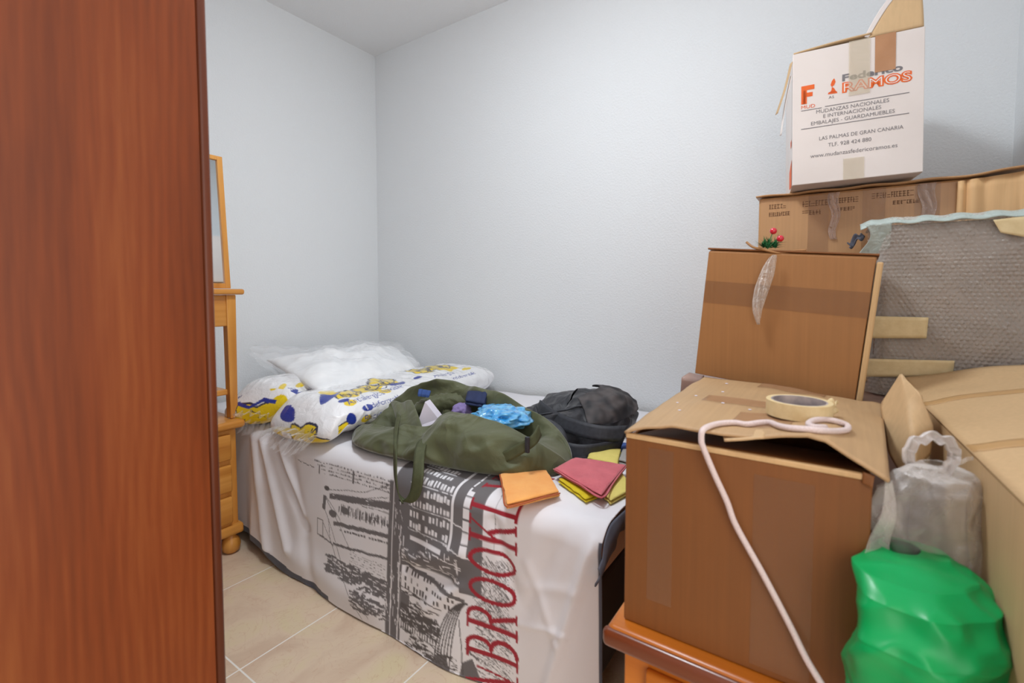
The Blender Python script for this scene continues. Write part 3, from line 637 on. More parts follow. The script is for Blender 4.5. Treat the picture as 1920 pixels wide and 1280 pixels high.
e1.text('Indef', 0.04, (-0.16, 0.112), 0.3, PB, 0.8); e1.ell(-0.08, 0.15, 0.026, 0.012, PB, 0.2); e1.ell(0.05, 0.145, 0.02, 0.008, PY_)
e2 = Canvas(-0.22, -0.03, 0.22, 0.20, 0.0015, PW); blobs(e2, 0.06, 0.045, 0.068, 2); e2.ell(-0.06, 0.11, 0.05, 0.014, PB, -0.1); e2.ell(-0.10, 0.05, 0.03, 0.02, PY_); e2.text('pen', 0.05, (0.10, -0.01), 0.2, PB, 0.8)
tube_pillow('bagged_pillow', 'yellow and blue printed pillow bag lying against the back wall beneath the others', (0.94, 1.845, 0), (1.97, 2.20, 0), 0.19, 0.078, c1, 'printed pillow bags at the head of the bed', 0.508, 2.0, endc=e1)
tube_pillow('bagged_pillow', 'yellow and blue printed pillow bag nearest the olive duffel bag', (0.925, 1.555, 0), (1.975, 1.62, 0), 0.185, 0.070, c2, 'printed pillow bags at the head of the bed', 0.508, 5.0, endc=e2)
# white pillow on top, in a clear bag
def quad_pillow(cor, th, amp, seed, edge=0.9):
    A, B, C_, D_ = [V(c) for c in cor]
    def f(u, v, sgn, grow=0.0):
        p = (A*(1-u)+B*u)*(1-v)+(D_*(1-u)+C_*u)*v
        e = (max(0, 1-abs(2*u-1)**2.6)*max(0, 1-abs(2*v-1)**2.6))**0.5
        z = sgn*(th*e*(1 if sgn > 0 else 0.55)+grow)+amp*fbm((p.x, p.y, sgn), 7, 4, seed)*e
        cx = (A+B+C_+D_)/4; pin = 1-0.07*e+grow*3
        q = cx+(p-cx)*pin; return V((q.x, q.y, p.z+z))
    return f
PC = [(1.06, 1.60, 0.636), (1.66, 1.70, 0.640), (1.93, 2.14, 0.685), (1.20, 2.24, 0.695)]
fq = quad_pillow(PC, 0.062, 0.03, 3.0)
root = thing('white_pillow', 'plain white pillow in clear plastic on top of the printed pillow bags', 'pillow', (1.45, 1.9, 0.63))
def two_sided(name, f, nu, nv, m, parent, grow=0.0, smooth=True):
    vs = []; fs = []
    for sgn in (1, -1):
        b0 = len(vs)
        for j in range(nv+1):
            for i in range(nu+1): vs.append(f(i/nu, j/nv, sgn, grow))
        for j in range(nv):
            for i in range(nu):
                q = (b0+j*(nu+1)+i, b0+j*(nu+1)+i+1, b0+(j+1)*(nu+1)+i+1, b0+(j+1)*(nu+1)+i); fs.append(q if sgn > 0 else q[::-1])
    o = mesh(name, vs, fs, m, parent, smooth)
    bm = bmesh.new(); bm.from_mesh(o.data); bmesh.ops.remove_doubles(bm, verts=bm.verts, dist=0.0006); bm.to_mesh(o.data); bm.free(); return o
two_sided('pillow_body', fq, 60, 44, M['fluff'], root)
def fwrap(u, v, sgn, grow):
    p = fq(u, v, sgn, 0.0); k = 0.010*ridged((p.x, p.y, p.z), 9, 1.3)+0.006
    c = V((1.45, 1.9, 0)); d = V((p.x-c.x, p.y-c.y, 0)); edge = max(abs(2*u-1), abs(2*v-1))
    p = p+V((0, 0, sgn*k)); p += d*0.10*smst(0.8, 1.0, edge)
    lc = smst(0.75, 1.0, v)*smst(0.35, 0.0, u); p += V((-0.04, 0.0, 0.030))*lc
    p.z += 0.02*smst(0.8, 1, v)+0.006*math.sin(60*u)*smst(0.9, 1, edge)
    return p
two_sided('plastic_wrap', fwrap, 90, 66, M['film'], root)

# ================================================================== DUFFEL BAG
root = thing('duffel_bag', 'olive green canvas duffel bag lying open on the bed', 'bag', (1.2, 1.05, 0.505))
dA, dB = V((1.135, 1.43, 0.505)), V((1.215, 0.625, 0.505)); dax = (dB-dA).normalized(); dn = V((dax.y, -dax.x, 0))  # dn: towards the front (camera side)
dlen = (dB-dA).length
def duffel(u, v):
    e = max(0.02, 1-abs(2*v-1)**3.2)**0.5
    hw = 0.185*e*(1-0.10*v)
    def prof(P, x):
        for (a, b), (c, d) in zip(P[:-1], P[1:]):
            if x <= c: return b+(d-b)*smst(a, c, x)
        return P[-1][1]
    hf = prof(((0, .075), (.25, .072), (.42, .082), (.58, .145), (.75, .142), (1, .11)), v)*e**0.8
    hb = prof(((0, .12), (.18, .165), (.34, .185), (.60, .160), (.80, .125), (1, .10)), v)*e**0.8
    op = smst(0.05, 0.16, v)*smst(0.93, 0.80, v)
    keys = [(-0.55, 0.0), (-1.0, 0.04), (-1.10, 0.35), (-0.98, 0.75), (-0.70, 1.0), (-0.60, 1.02), (-0.50, 0.96-0.4*op), (-0.36, 0.9-0.70*op), (0.15, 0.90-0.72*op), (0.52, 0.9-0.55*op), (0.64, 1.0), (0.76, 1.04), (0.96, 0.80), (1.06, 0.4), (0.98, 0.04), (0.5, 0.0), (-0.55, 0.0)]
    if True:
        K = len(keys)-1; x = u*K; i = min(K-1, int(x)); tt = x-i
        P = [keys[(i-1) % K], keys[i], keys[i+1], keys[(i+2) % K if i+2 <= K else 1]]
        def cr(a, b, c, d): return 0.5*(2*b+(-a+c)*tt+(2*a-5*b+4*c-d)*tt*tt+(-a+3*b-3*c+d)*tt**3)
        px = cr(*[p[0] for p in P]); pz = cr(*[p[1] for p in P])
    h = hf+(hb-hf)*smst(-0.45, 0.5, px)
    p = dA+dax*(v*dlen)-dn*(-px*hw)*-1
    p = dA+dax*(v*dlen)+dn*(-px*hw)
    z = 0.505+max(0, pz*h)
    w2 = 0.022*fbm((p.x, p.y, z), 5, 3, 1.0)+0.020*ridged((p.x*0.7+z, p.y*1.1+0.8*z, z*1.3), 6, 2.2)*e
    w2 += 0.009*ridged((p.x+z, p.y, z*0.6), 14, 4.2)*e-0.012
    k = smst(0.0, 0.2, pz)
    return V((p.x-dn.x*-w2*k*0.9, p.y-dn.y*-w2*k*0.9, max(0.5045, z+w2*0.55*k)))
grid('body', duffel, 150, 130, M['olive'], root, closed_u=True, cap=True)
rl = [at(776,772,'X',1.20), at(800,762,'X',1.23), at(830,755,'X',1.27), at(862,752,'X',1.30), at(885,760,'X',1.31)]
MB().tube([p+V((0,0,0.003*math.sin(9*i))) for i, p in enumerate(smooth_path(rl, 6))], lambda t_: 0.034*(max(0.05, 1-abs(2*t_-1)**3))**0.5, 20).build('rolled_lining', M['olive'], root, True)
# carry handles hanging over the side of the bed
hp = [at(748,776,'X',1.06), at(742,812,'X',0.985), at(741,850,'X',0.915), at(742,900,'X',0.893), at(750,932,'X',0.885), at(764,940,'X',0.883), at(778,925,'X',0.885), at(784,890,'X',0.893), at(786,855,'X',0.93), at(791,832,'X',0.985), at(806,822,'X',1.02), at(822,828,'X',1.045)]
ribbon('carry_handle', hp, lambda t_: V((0.35, 0.75-0.6*t_, 0.1)) if t_ < 0.4 else V((0.12, -1, 0.05)), 0.036, M['olive_d'], root, 0.003)
def wideflap(u, v):
    a = at(733,754,'X',1.16)*(1-v)+at(752,822,'X',1.06)*v; b = at(772,752,'X',1.16)*(1-v)+at(800,830,'X',1.04)*v
    p = a*(1-u)+b*u; p.z += 0.012*math.sin(PI*v)+0.004*math.sin(u*9); return p
grid('end_flap', wideflap, 20, 24, M['olive'], root, 0.004)
ribbon('side_strap', [at(925,868,'X',1.055), at(950,855,'X',1.055), at(985,836,'X',1.075), at(1003,822,'X',1.09), at(1012,806,'X',1.12)], (0, 0.35, 1), 0.030, M['olive_d'], root, 0.003)
b_ = at(990,833,'X',1.068); MB().box(b_.x-0.008, b_.x+0.001, b_.y-0.006, b_.y+0.006, b_.z-0.022, b_.z+0.022, 0.002).build('strap_slider', M['black_w'], root)
ribbon('seam_binding', [at(800,838,'X',1.035), at(797,855,'X',1.01), at(799,875,'X',0.998), at(806,893,'X',0.995)], (0, 1, 0), 0.006, M['basec'], root, 0.004)
ribbon('shoulder_strap', [at(800,745,'X',1.3), at(812,724,'X',1.33), at(845,722,'X',1.36), at(888,738,'X',1.38), at(930,752,'X',1.40), at(970,768,'X',1.42)], (0.75, 0.3, 0.5), 0.05, M['olive_d'], root, 0.004)

# things in and on the duffel ------------------------------------------------
pa = [at(780,800,'X',1.10), at(797,753,'X',1.12), at(822,785,'X',1.14), at(806,812,'X',1.11)]
bk = V((0.035, 0.012, 0.0))
mb = MB(); mb.add(pa+[p+bk for p in pa], [(0,1,2,3), (7,6,5,4), (0,4,5,1), (1,5,6,2), (2,6,7,3), (3,7,4,0)])
tag(mb.build('paper_carton', M['paper']), 'white folded paper carton poking out of the olive duffel bag', 'carton')
def blobby(name, m, c, r, amp, sc, seed, label, cat, rot=0.0, squash=0.0, pw=1.0):
    bm = bmesh.new(); bmesh.ops.create_icosphere(bm, subdivisions=5, radius=1)
    vs = []
    for v in bm.verts:
        d = v.co.normalized(); k = 1+amp*ridged(d, sc, seed)+amp*0.7*fbm(d, sc*1.6, 3, seed)
        q = V((math.copysign(abs(d.x)**pw, d.x)*r[0]*k, math.copysign(abs(d.y)**pw, d.y)*r[1]*k, math.copysign(abs(d.z)**pw, d.z)*r[2]*k))
        q = Matrix.Rotation(rot, 3, 'Z') @ q; vs.append(V(c)+q)
    fs = [tuple(x.index for x in f.verts) for f in bm.faces]; bm.free()
    return tag(mesh(name, vs, fs, m, None, True), label, cat)
def folded(name, cor, th, layers, m, label, cat, seed=0, hem=None, group=None, wob=0.003):
    """a cloth folded into a pad: stacked layers whose fold runs along the D-C side"""
    A, B, C_, D_ = [V(c) for c in cor]; root = thing(name, label, cat, ((A+C_)/2).to_tuple()[:2]+(min(A.z,B.z,C_.z,D_.z),), group)
    tl = th/layers
    def lay(k, s_):
        def f(u, v):
            a = u*2*PI; sh = 0.96+0.04*s_[k % 3]
            su, w2 = 0.5+0.5*math.copysign(abs(math.cos(a))**0.45, math.cos(a)), math.sin(a)
            p = (A*(1-su)+B*su)*(1-v)+(D_*(1-su)+C_*su)*v
            c = (A+B+C_+D_)/4; p = c+(p-c)*sh
            e = max(0.12, 1-abs(2*v-1)**12)**0.5
            z = k*tl+tl/2+math.copysign(abs(w2)**0.6, w2)*tl*0.47*e
            return V((p.x+wob*noise.noise(V((v*6, k, seed))), p.y+wob*noise.noise(V((su*6, k+5, seed))), p.z+z+wob*0.6*noise.noise(V((p.x*22, p.y*22, seed)))*(0.3+k/layers)))
        return f
    vs, fs = [], []
    for k in range(layers):
        f = lay(k, (1, 0.3, 0.7)); b0 = len(vs); nu, nv = 48, 26
        for j in range(nv+1):
            for i in range(nu): vs.append(f(i/nu, j/nv))
        for j in range(nv):
            for i in range(nu): fs.append((b0+j*nu+i, b0+j*nu+(i+1) % nu, b0+(j+1)*nu+(i+1) % nu, b0+(j+1)*nu+i))
        fs.append(tuple(b0+i for i in range(nu-1, -1, -1))); fs.append(tuple(b0+nv*nu+i for i in range(nu)))
    mesh('folded_fabric', vs, fs, m, root, True)
    if hem:
        up = V((0,0,th*0.62)); ps = smooth_path([A+up, A*0.5+D_*0.5+up, D_+up*0.9, D_*0.6+C_*0.4+up*0.8, C_+up], 6)
        MB().tube([p+V((0,0,0.001*math.sin(i))) for i, p in enumerate(ps)], 0.0022, 6).build('hem', hem, root, True)
    return root
ZB = 0.507
navy = folded('folded_garment', [at(872,760,'X',1.22), at(876,742,'X',1.27), at(915,742,'X',1.29), at(909,766,'X',1.24)], 0.022, 2, M['navy'], 'dark navy folded cloth standing up in the olive duffel bag', 'cloth', 3)
blobby('blue_packet', M['bluep'], at(940,781,'X',1.22), (0.07, 0.078, 0.030), 0.30, 1.7, 1.1, 'shiny bright blue plastic packet lying on the olive duffel bag', 'packet', 0.4)
blobby('folded_lilac_cloth', M['lilac'], at(866,772,'X',1.25), (0.03, 0.035, 0.03), 0.1, 2, 2.0, 'lilac cloth corner just left of the navy cloth in the duffel', 'cloth')
folded('blue_booklet', [at(783,744,'X',1.19), at(785,733,'X',1.20), at(808,737,'X',1.21), at(804,747,'X',1.20)], 0.012, 1, M['bluec'], 'small blue booklet edge at the far end of the duffel opening', 'booklet', 9)

# ================================================================== BACKPACK
root = thing('backpack', 'black nylon backpack with grey camouflage flap lying on the bed by the wall', 'backpack', (1.62, 0.84, 0.505))
bu = V((_r.x, _r.y, 0)).normalized(); bf = V((-_f.x, -_f.y, 0)).normalized()
bc = V((1.575, 0.80, 0.505))
def bpack(u, v):
    # u around, v bottom to top
    a = u*2*PI; ph = v*PI/2
    cx = math.cos(a); sy = math.sin(a)
    rx = 0.225*(1+0.06*math.cos(3*a+1)); ry = 0.185
    rr = math.cos(ph)**0.55
    hgt_ = 0.118+0.022*cx-0.03*max(0,-cx)*1.2
    z = math.sin(ph)**0.8*hgt_
    p = bc+bu*(cx*rx*rr)+bf*(sy*ry*rr)
    w2 = 0.018*ridged((p.x, p.y, z*1.5), 6, 7.0)+0.016*fbm((p.x, p.y, z), 8, 3, 5.0)+0.005*ridged((p.x, p.y, z), 20, 1.0)
    w2 *= smst(0, 0.25, v)
    d = bu*cx+bf*sy
    return V((p.x+d.x*w2, p.y+d.y*w2, 0.5045+max(0, z+w2*0.8)))
grid('body', bpack, 150, 70, M['black'], root, closed_u=True)
def bflap(u, v):
    a = (-0.05+0.66*u)*PI*1.0; ph = (0.30+0.62*v)*PI/2; q = bpack(((a/(2*PI))+0.93) % 1.0, min(1, ph/(PI/2)))
    c = bc+V((0,0,0.06)); d = (q-c).normalized(); return q+d*(0.014+0.004*ridged(q, 18, 2.0))
grid('front_flap', lambda u, v: bflap(u, v)-bf*0.0, 60, 30, M['camo'], root, 0.006)
ribbon('shoulder_strap', [at(1000,770,'X',1.46), at(1008,795,'Z',0.56), at(1030,820,'Z',0.545), at(1062,842,'Z',0.53), at(1110,845,'Z',0.53), at(1165,832,'Z',0.535)], lambda t_: V((0.3,-0.3,1)), 0.045, M['black_w'], root, 0.008)
ribbon('shoulder_strap', [at(1010,762,'X',1.50), at(1035,782,'X',1.42), at(1075,800,'X',1.375), at(1125,812,'X',1.375), at(1172,812,'X',1.42)], lambda t_: V((0.4,-0.2,1)), 0.05, M['black_w'], root, 0.010)
ribbon('strap_tail', [at(1000,782,'X',1.36), at(1030,792,'X',1.32), at(1050,812,'X',1.29), at(1058,845,'X',1.285)], lambda t_: V((0.4,-0.6,0.1)), 0.034, M['black_w'], root, 0.003)
zp = [bpack(0.10+0.30*k/20, 0.62+0.10*math.sin(k/20*PI)) for k in range(21)]
MB().tube([p+V((0,0,0.004))+bf*0.004 for p in zp], 0.0035, 8).build('zip', M['black_w'], root, True)
q = at(1163,755,'X',1.60); MB().tube([q, q+V((0.004,-0.002,0.012)), q+V((0.008,-0.006,0.0))], 0.0018, 6).build('zip_pull', M['core'], root, True)

# ================================================================== CLOTHS
folded('cleaning_cloth', [at(937,897,'Z',ZB+.002), at(1014,870,'Z',ZB+.002), at(1050,932,'Z',ZB+.002), at(950,957,'Z',ZB+.002)], 0.018, 2, M['orangec'], 'bright orange folded microfibre cloth on the bed edge', 'cloth', 1, M['orange_hem'], 'folded cleaning cloths')
folded('cleaning_cloth', [at(1046,905,'Z',ZB), at(1090,895,'Z',ZB), at(1150,925,'Z',ZB), at(1098,944,'Z',ZB)], 0.014, 2, M['yellowb'], 'bright yellow folded cloth mostly hidden beneath the rose cloth', 'cloth', 2, None, 'folded cleaning cloths')
folded('cleaning_cloth', [at(1120,925,'Z',ZB), at(1165,890,'Z',ZB), at(1185,925,'Z',ZB), at(1145,948,'Z',ZB)], 0.016, 2, M['yellowc'], 'pale yellow rolled cloth at the right end beneath the rose cloth', 'cloth', 6, None, 'folded cleaning cloths')
folded('cleaning_cloth', [at(1038,885,'Z',ZB+.017), at(1078,863,'Z',ZB+.017), at(1175,878,'Z',ZB+.018), at(1128,938,'Z',ZB+.018)], 0.014, 2, M['redc'], 'rose red folded microfibre cloth on top of two yellow cloths', 'cloth', 3, M['redc'], 'folded cleaning cloths')
folded('cleaning_cloth', [at(1100,868,'Z',ZB), at(1112,845,'Z',ZB), at(1165,850,'Z',ZB), at(1158,880,'Z',ZB)], 0.02, 2, M['yellowc'], 'pale yellow folded cloth behind the rose cloth under the backpack', 'cloth', 4, None, 'folded cleaning cloths')
folded('cleaning_cloth', [at(1160,872,'Z',ZB), at(1167,850,'Z',ZB), at(1200,850,'Z',ZB), at(1195,880,'Z',ZB)], 0.02, 2, M['greyc'], 'grey folded cloth touching the large cardboard box', 'cloth', 5, None, 'folded cleaning cloths')
folded('cleaning_cloth', [at(1160,848,'Z',ZB), at(1164,838,'Z',ZB), at(1200,840,'Z',ZB), at(1196,850,'Z',ZB)], 0.02, 1, M['bluec'], 'blue folded cloth just peeking out behind the cardboard box', 'cloth', 8, None, 'folded cleaning cloths')

# ================================================================== LOW CABINET (bottom right)
cz = 0.46
root = thing('low_cabinet', 'glossy orange brown wooden cabinet carrying the cardboard boxes', 'cabinet', (1.2, -0.05, 0))
MB().box(0.728, 1.28, -0.415, 0.305, cz-0.034, cz, 0.012, seg=4).build('top', M['orange_wood'], root, True)
MB().box(0.722, 0.742, -0.418, 0.310, cz-0.036, cz-0.004, 0.010, seg=4).build('edge_moulding', M['orange_dark'], root, True)
MB().box(0.765, 1.27, -0.405, 0.285, 0.05, cz-0.036, 0.003).build('body', M['orange_wood'], root)
for y0, y1 in ((-0.04, 0.245), (-0.37, -0.06)):
    pn = MB().box(0.752, 0.766, y0, y1, 0.09, cz-0.07, 0.005).build('door', M['orange_wood'], root, True)
    kb = MB().lathe([(0.005,0),(0.006,0.012),(0.013,0.018),(0.004,0.026)], (0, 0, 0)); kb.v = [V((0.752-v.z, (y0+0.03 if y0 > -0.1 else y1-0.03)+v.x, 0.26+v.y)) for v in kb.v]
    kb.build('knob', M['orange_dark'], pn, True)
MB().box(0.78, 1.25, -0.39, 0.27, 0, 0.05).build('plinth', M['orange_dark'], root)

# ================================================================== BOX HELPERS
def hollow(mb, x0, x1, y0, y1, z0, z1, th=0.005, xf=None, bev=0.0015):
    for a in ((x0, x0+th, y0, y1, z0, z1), (x1-th, x1, y0, y1, z0, z1), (x0+th, x1-th, y0, y0+th, z0, z1), (x0+th, x1-th, y1-th, y1, z0, z1), (x0+th, x1-th, y0+th, y1-th, z0, z0+th)):
        mb.box(*a, bev=bev, xf=xf, seg=1)
    return mb
def panel_fn(F, B, bump=None):
    F = [V(p) for p in F]; B = [V(p) for p in B]
    def lerp(P, u):
        x = u*(len(P)-1); i = min(len(P)-2, int(x)); return P[i].lerp(P[i+1], x-i)
    def f(u, v):
        p = lerp(F, u).lerp(lerp(B, u), v)
        if bump: p = p+V((0, 0, bump(u, v)))
        return p
    return f

# ---- box A: big brown box in front
AX0, AX1, AY0, AY1, AZ0, AZ1 = 0.758, 1.205, -0.047, 0.284, cz+0.001, 0.776
rootA = thing('cardboard_box', 'large brown cardboard box with loose top flaps on the cabinet under cord and tape roll', 'box', (0.98, 0.12, cz+0.001), 'cardboard boxes in the stack')
bo = hollow(MB(), AX0, AX1, AY0, AY1, AZ0, AZ1).build('body', M['kraftA'], rootA)
rim = MB().box(AX0-0.0015, AX0+0.0065, AY0, AY1, AZ1-0.0005, AZ1+0.008, 0.002)
rim.build('rim', M['raw'], rootA)
F = [at(1171,811,'X',0.752), at(1210,802,'X',0.755), at(1255,798,'X',0.757), at(1300,806,'X',0.757), at(1350,815,'X',0.757), at(1417,820,'X',0.757), at(1470,818,'X',0.757), at(1515,817,'X',0.757), at(1548,827,'X',0.757), at(1600,861,'X',0.754), at(1667,903,'X',0.750)]
Bk = [at(1320,708,'X',1.225), at(1345,711,'X',1.225), at(1375,714,'X',1.225), at(1410,718,'X',1.225), at(1450,722,'X',1.225), at(1490,730,'X',1.225), at(1530,738,'X',1.225), at(1565,745,'X',1.225), at(1600,750,'X',1.225), at(1625,754,'X',1.225), at(1652,758,'X',1.225)]
ff = panel_fn(F, Bk, lambda u, v: 0.004*math.sin(PI*v)+0.0022*noise.noise(V((u*9, v*7, 0)))+0.003*smst(.02,.0,abs(u-0.48))*0)
tt = grid('top_flap', ff, 60, 40, M['kraftT'], rootA, 0.004, smooth=True)
# torn lower flap edge showing beneath in the middle
grid('torn_flap', panel_fn([at(1358,826,'X',0.752), at(1395,824,'X',0.750), at(1432,820,'X',0.751)], [at(1352,806,'X',0.80), at(1395,806,'X',0.80), at(1440,806,'X',0.80)], None), 10, 8, M['kraftC'], rootA, 0.003)
grid('inner_flap', panel_fn([V((0.765, 0.27, AZ1+0.004)), V((0.765, -0.04, AZ1+0.004))], [V((0.96, 0.27, AZ1-0.03)), V((0.96, -0.04, AZ1-0.03))]), 6, 6, M['kraftA'], rootA, 0.004)
def on_flap(u0, u1, v0, v1, name, m, dz=0.0035, n=14, parent=rootA):
    return grid(name, lambda u, v: ff(u0+(u1-u0)*u, v0+(v1-v0)*v)+V((0, 0, dz)), n, n, m, parent, 0.0004)
on_flap(0.20, 0.62, 0.40, 0.52, 'clear_tape', M['tape_clear']); on_flap(0.35, 0.66, 0.86, 1.0, 'clear_tape', M['tape_clear']); on_flap(0.40, 0.60, 0.10, 0.30, 'clear_tape', M['tape_clear'])
sp = MB(); rs = random.Random(5)
for (u, v) in ((0.16,0.22),(0.14,0.50),(0.24,0.62),(0.20,0.85),(0.42,0.35),(0.30,0.40),(0.55,0.56),(0.1,0.35)):
    p = ff(u, v)+V((0,0,0.003)); r = rs.uniform(0.0015,0.0035); MB().lathe([(r,0),(r*0.8,0.0006)], p, 8).build('paint_speck', M['paper'], rootA)
# front tape strips
MB().box(AX0-0.0008, AX0-0.0001, 0.205, 0.245, AZ0+0.05, AZ1-0.01).build('clear_tape', M['tape_clear'], rootA)
MB().box(AX0-0.0008, AX0-0.0001, 0.015, 0.09, AZ0+0.01, AZ1-0.02).build('clear_tape', M['tape_clear'], rootA)
# torn paper corner
grid('torn_corner', panel_fn([at(1618,884,'X',0.757), at(1640,892,'X',0.757)], [at(1616,905,'X',0.757), at(1636,915,'X',0.753)]), 6, 6, M['kraftA'], rootA, 0.003)

# ---- masking tape roll + cord
tc_ = ff(0.66, 0.42)+V((0, 0, 0.003)); tc_ = V((at(1497,778,'Z',tc_.z+0.001).x, at(1497,778,'Z',tc_.z+0.001).y, tc_.z+0.0015))
root = thing('tape_roll', 'cream masking tape roll lying on the large front box', 'tape roll', tc_)
RO, RI, TH = 0.0475, 0.038, 0.024
MB().lathe([(RI+0.0025,0),(RO,0),(RO,TH),(RI+0.0025,TH),(RI+0.0025,0)], tc_, 48).build('tape', M['mask'], root)
MB().lathe([(RI,0.0),(RI+0.0024,0.0),(RI+0.0024,TH),(RI,TH),(RI,0.0)], tc_, 48).build('core', M['core'], root)
te = tc_+_r*(RO-0.002)
grid('loose_end', lambda u, v: te+_r*(0.022*v+0.003*math.sin(7*u))-_f*0.006*math.sin(5*v)+V((0,0,0.002+0.022*u*(1-0.35*v)+0.006*math.sin(9*v)*u)), 10, 12, M['mask'], root, 0.001)
def fz(x, y):      # height of the flap under image-independent point: search nearest patch sample
    best = None
    for i in range(0, 41):
        for j in range(0, 31):
            p = ff(i/40, j/30); d = (p.x-x)**2+(p.y-y)**2
            if best is None or d < best[0]: best = (d, p.z)
    return best[1]
cp = [(1547,801),(1524,800),(1516,794),(1526,788),(1545,786),(1566,789),(1588,797),(1588,805),(1568,808),(1540,807),(1510,804),(1480,802),(1460,798),(1444,792),(1425,792),(1400,795),(1378,792),(1355,793),(1335,797)]
top = []
for (x, y) in cp:
    p = at(x, y, 'Z', 0.80)
    for _ in range(4): p = at(x, y, 'Z', fz(p.x, p.y)+0.0065)
    top.append(p)
hang = [at(1318,806,'X',0.746), at(1315,825,'X',0.742), at(1320,842,'X',0.742), at(1340,890,'X',0.744), at(1363,940,'X',0.747), at(1380,985,'X',0.748), at(1430,1075,'X',0.748), at(1480,1170,'X',0.747), at(1512,1235,'X',0.740), at(1545,1290,'X',0.730), at(1575,1345,'X',0.718)]
tag(MB().tube(smooth_path(top+hang, 8), 0.0044, 10).build('cord', M['cord'], None, True), 'thick white cord looped on the front box and hanging down its side', 'cord')

# ---- support box behind (dusty corner visible) and box B leaning
rootS = thing('cardboard_box', 'dusty pinkish cardboard box whose corner shows left below the leaning box', 'box', (1.65, 0.1, 0), 'cardboard boxes in the stack')
MB().box(1.30, 2.0, -0.38, 0.335, 0.0, 0.770, 0.004).build('body', M['pinkb'], rootS)
grid('flap', panel_fn([at(1276,735,'X',1.30), at(1278,708,'X',1.30), at(1292,699,'X',1.33)], [at(1320,735,'X',1.31), at(1320,715,'X',1.31), at(1320,705,'X',1.34)]), 10, 8, M['pinkb'], rootS, 0.004)
rootB = thing('cardboard_box', 'brown cardboard box leaning to the right behind the front box, sprig on its top', 'box', (1.33, 0.12, 0.772), 'cardboard boxes in the stack')
bcx, bcy = 1.262, at(1603,755,'X',1.262).y; bz = at(1603,755,'X',1.262).z
def xb(v):   # local: x depth, y width (0 at right), z up ; roll clockwise ~5 deg
    a = math.radians(5.2); y = v.y*math.cos(a)-v.z*math.sin(a); z = v.y*math.sin(a)+v.z*math.cos(a)
    b = math.radians(2.5); x2 = v.x*math.cos(b)+y*math.sin(b); y2 = -v.x*math.sin(b)+y*math.cos(b)
    return V((bcx+x2, bcy+y2, bz+z))
BW, BH = 0.338, 0.317
b0 = MB(); b0.box(0, 0.14, 0, BW, 0, BH, 0.004, xf=xb); b0.build('body', M['kraftB'], rootB)
MB().box(-0.0045, -0.0005, 0.001, BW-0.0, 0.0, BH-0.004, 0.0015, xf=lambda v: xb(V((v.x-0.004*math.sin(PI*v.z/BH)*0.5, v.y, v.z)))).build('front_flap', M['kraftB'], rootB)
MB().box(-0.002, 0.145, -0.004, BW+0.004, BH+0.001, BH+0.0055, 0.0015, xf=lambda v: xb(V((v.x, v.y, v.z+0.004*math.sin(v.y*9))))).build('top_flap', M['kraftA'], rootB)
MB().box(-0.0055, -0.0046, 0.0, BW, 0.185, 0.24, xf=xb).build('clear_tape', M['tape_clear'], rootB)
MB().box(-0.006, 0.135, -0.0125, -0.0012, 0.004, BH-0.012, 0.003, xf=xb).build('side_flap', M['raw'], rootB)
# sprig with cellophane on top
sc = xb(V((0.01, BW*0.62, BH+0.008)))
root = thing('christmas_sprig', 'little green sprig with red berries on top of the leaning box', 'decoration', sc)
rs = random.Random(9)
lf = MB()
for k in range(160):
    a = rs.uniform(0, 2*PI); l = rs.uniform(0.014, 0.030); c0 = sc+_r*rs.uniform(-0.012, 0.022)+V((0,0,rs.uniform(0.002,0.014)))
    d = (_r*math.cos(a)+V((0,0,1))*abs(math.sin(a))*0.7-_f*rs.uniform(-0.3,0.5)).normalized(); s2 = V((d.y,-d.x,0.2)).normalized()*0.0024
    lf.add([c0-s2, c0+s2, c0+d*l], [(0,1,2)])
lf.build('leaves', M['leaf'], root)
for x, y in ((1450,433),(1463,447)):
    p = at(x, y, 'X', sc.x-0.012); bmm = bmesh.new(); bmesh.ops.create_icosphere(bmm, subdivisions=3, radius=0.0078)
    MB().bm(bmm, xf=lambda v, p=p: v+p).build('berry', M['berry'], root, True)
    MB().tube([p, (p+sc)/2+V((0,0,0.004)), sc], 0.001, 6).build('stalk', M['leaf'], root)
MB().tube(smooth_path([at(1400,454,'X',sc.x), at(1412,463,'X',sc.x-0.01), at(1432,468,'X',sc.x-0.012), at(1460,474,'X',sc.x-0.010), at(1490,470,'X',sc.x), at(1512,469,'X',sc.x)]), 0.003, 8).build('twig', M['twig'], root, True)
cl_ = [at(1452,478,'X',bcx-0.012), at(1444,495,'X',bcx-0.014), at(1436,520,'X',bcx-0.016), at(1426,550,'X',bcx-0.016), at(1420,580,'X',bcx-0.016), at(1422,608,'X',bcx-0.014)]
ps = smooth_path(cl_, 6)
def cello(u, v):
    i = int(round(v*(len(ps)-1))); w2 = 0.0035+0.012*math.sin(PI*min(1, v*1.05))**0.8
    return ps[i]+V((0, (u-0.5)*2*w2, 0))+V((-0.006*math.sin(PI*u)-0.002*math.sin(u*20+v*15), 0, 0))
grid('cellophane_tail', cello, 14, len(ps)-1, M['ribbon'], root, 0.0006)

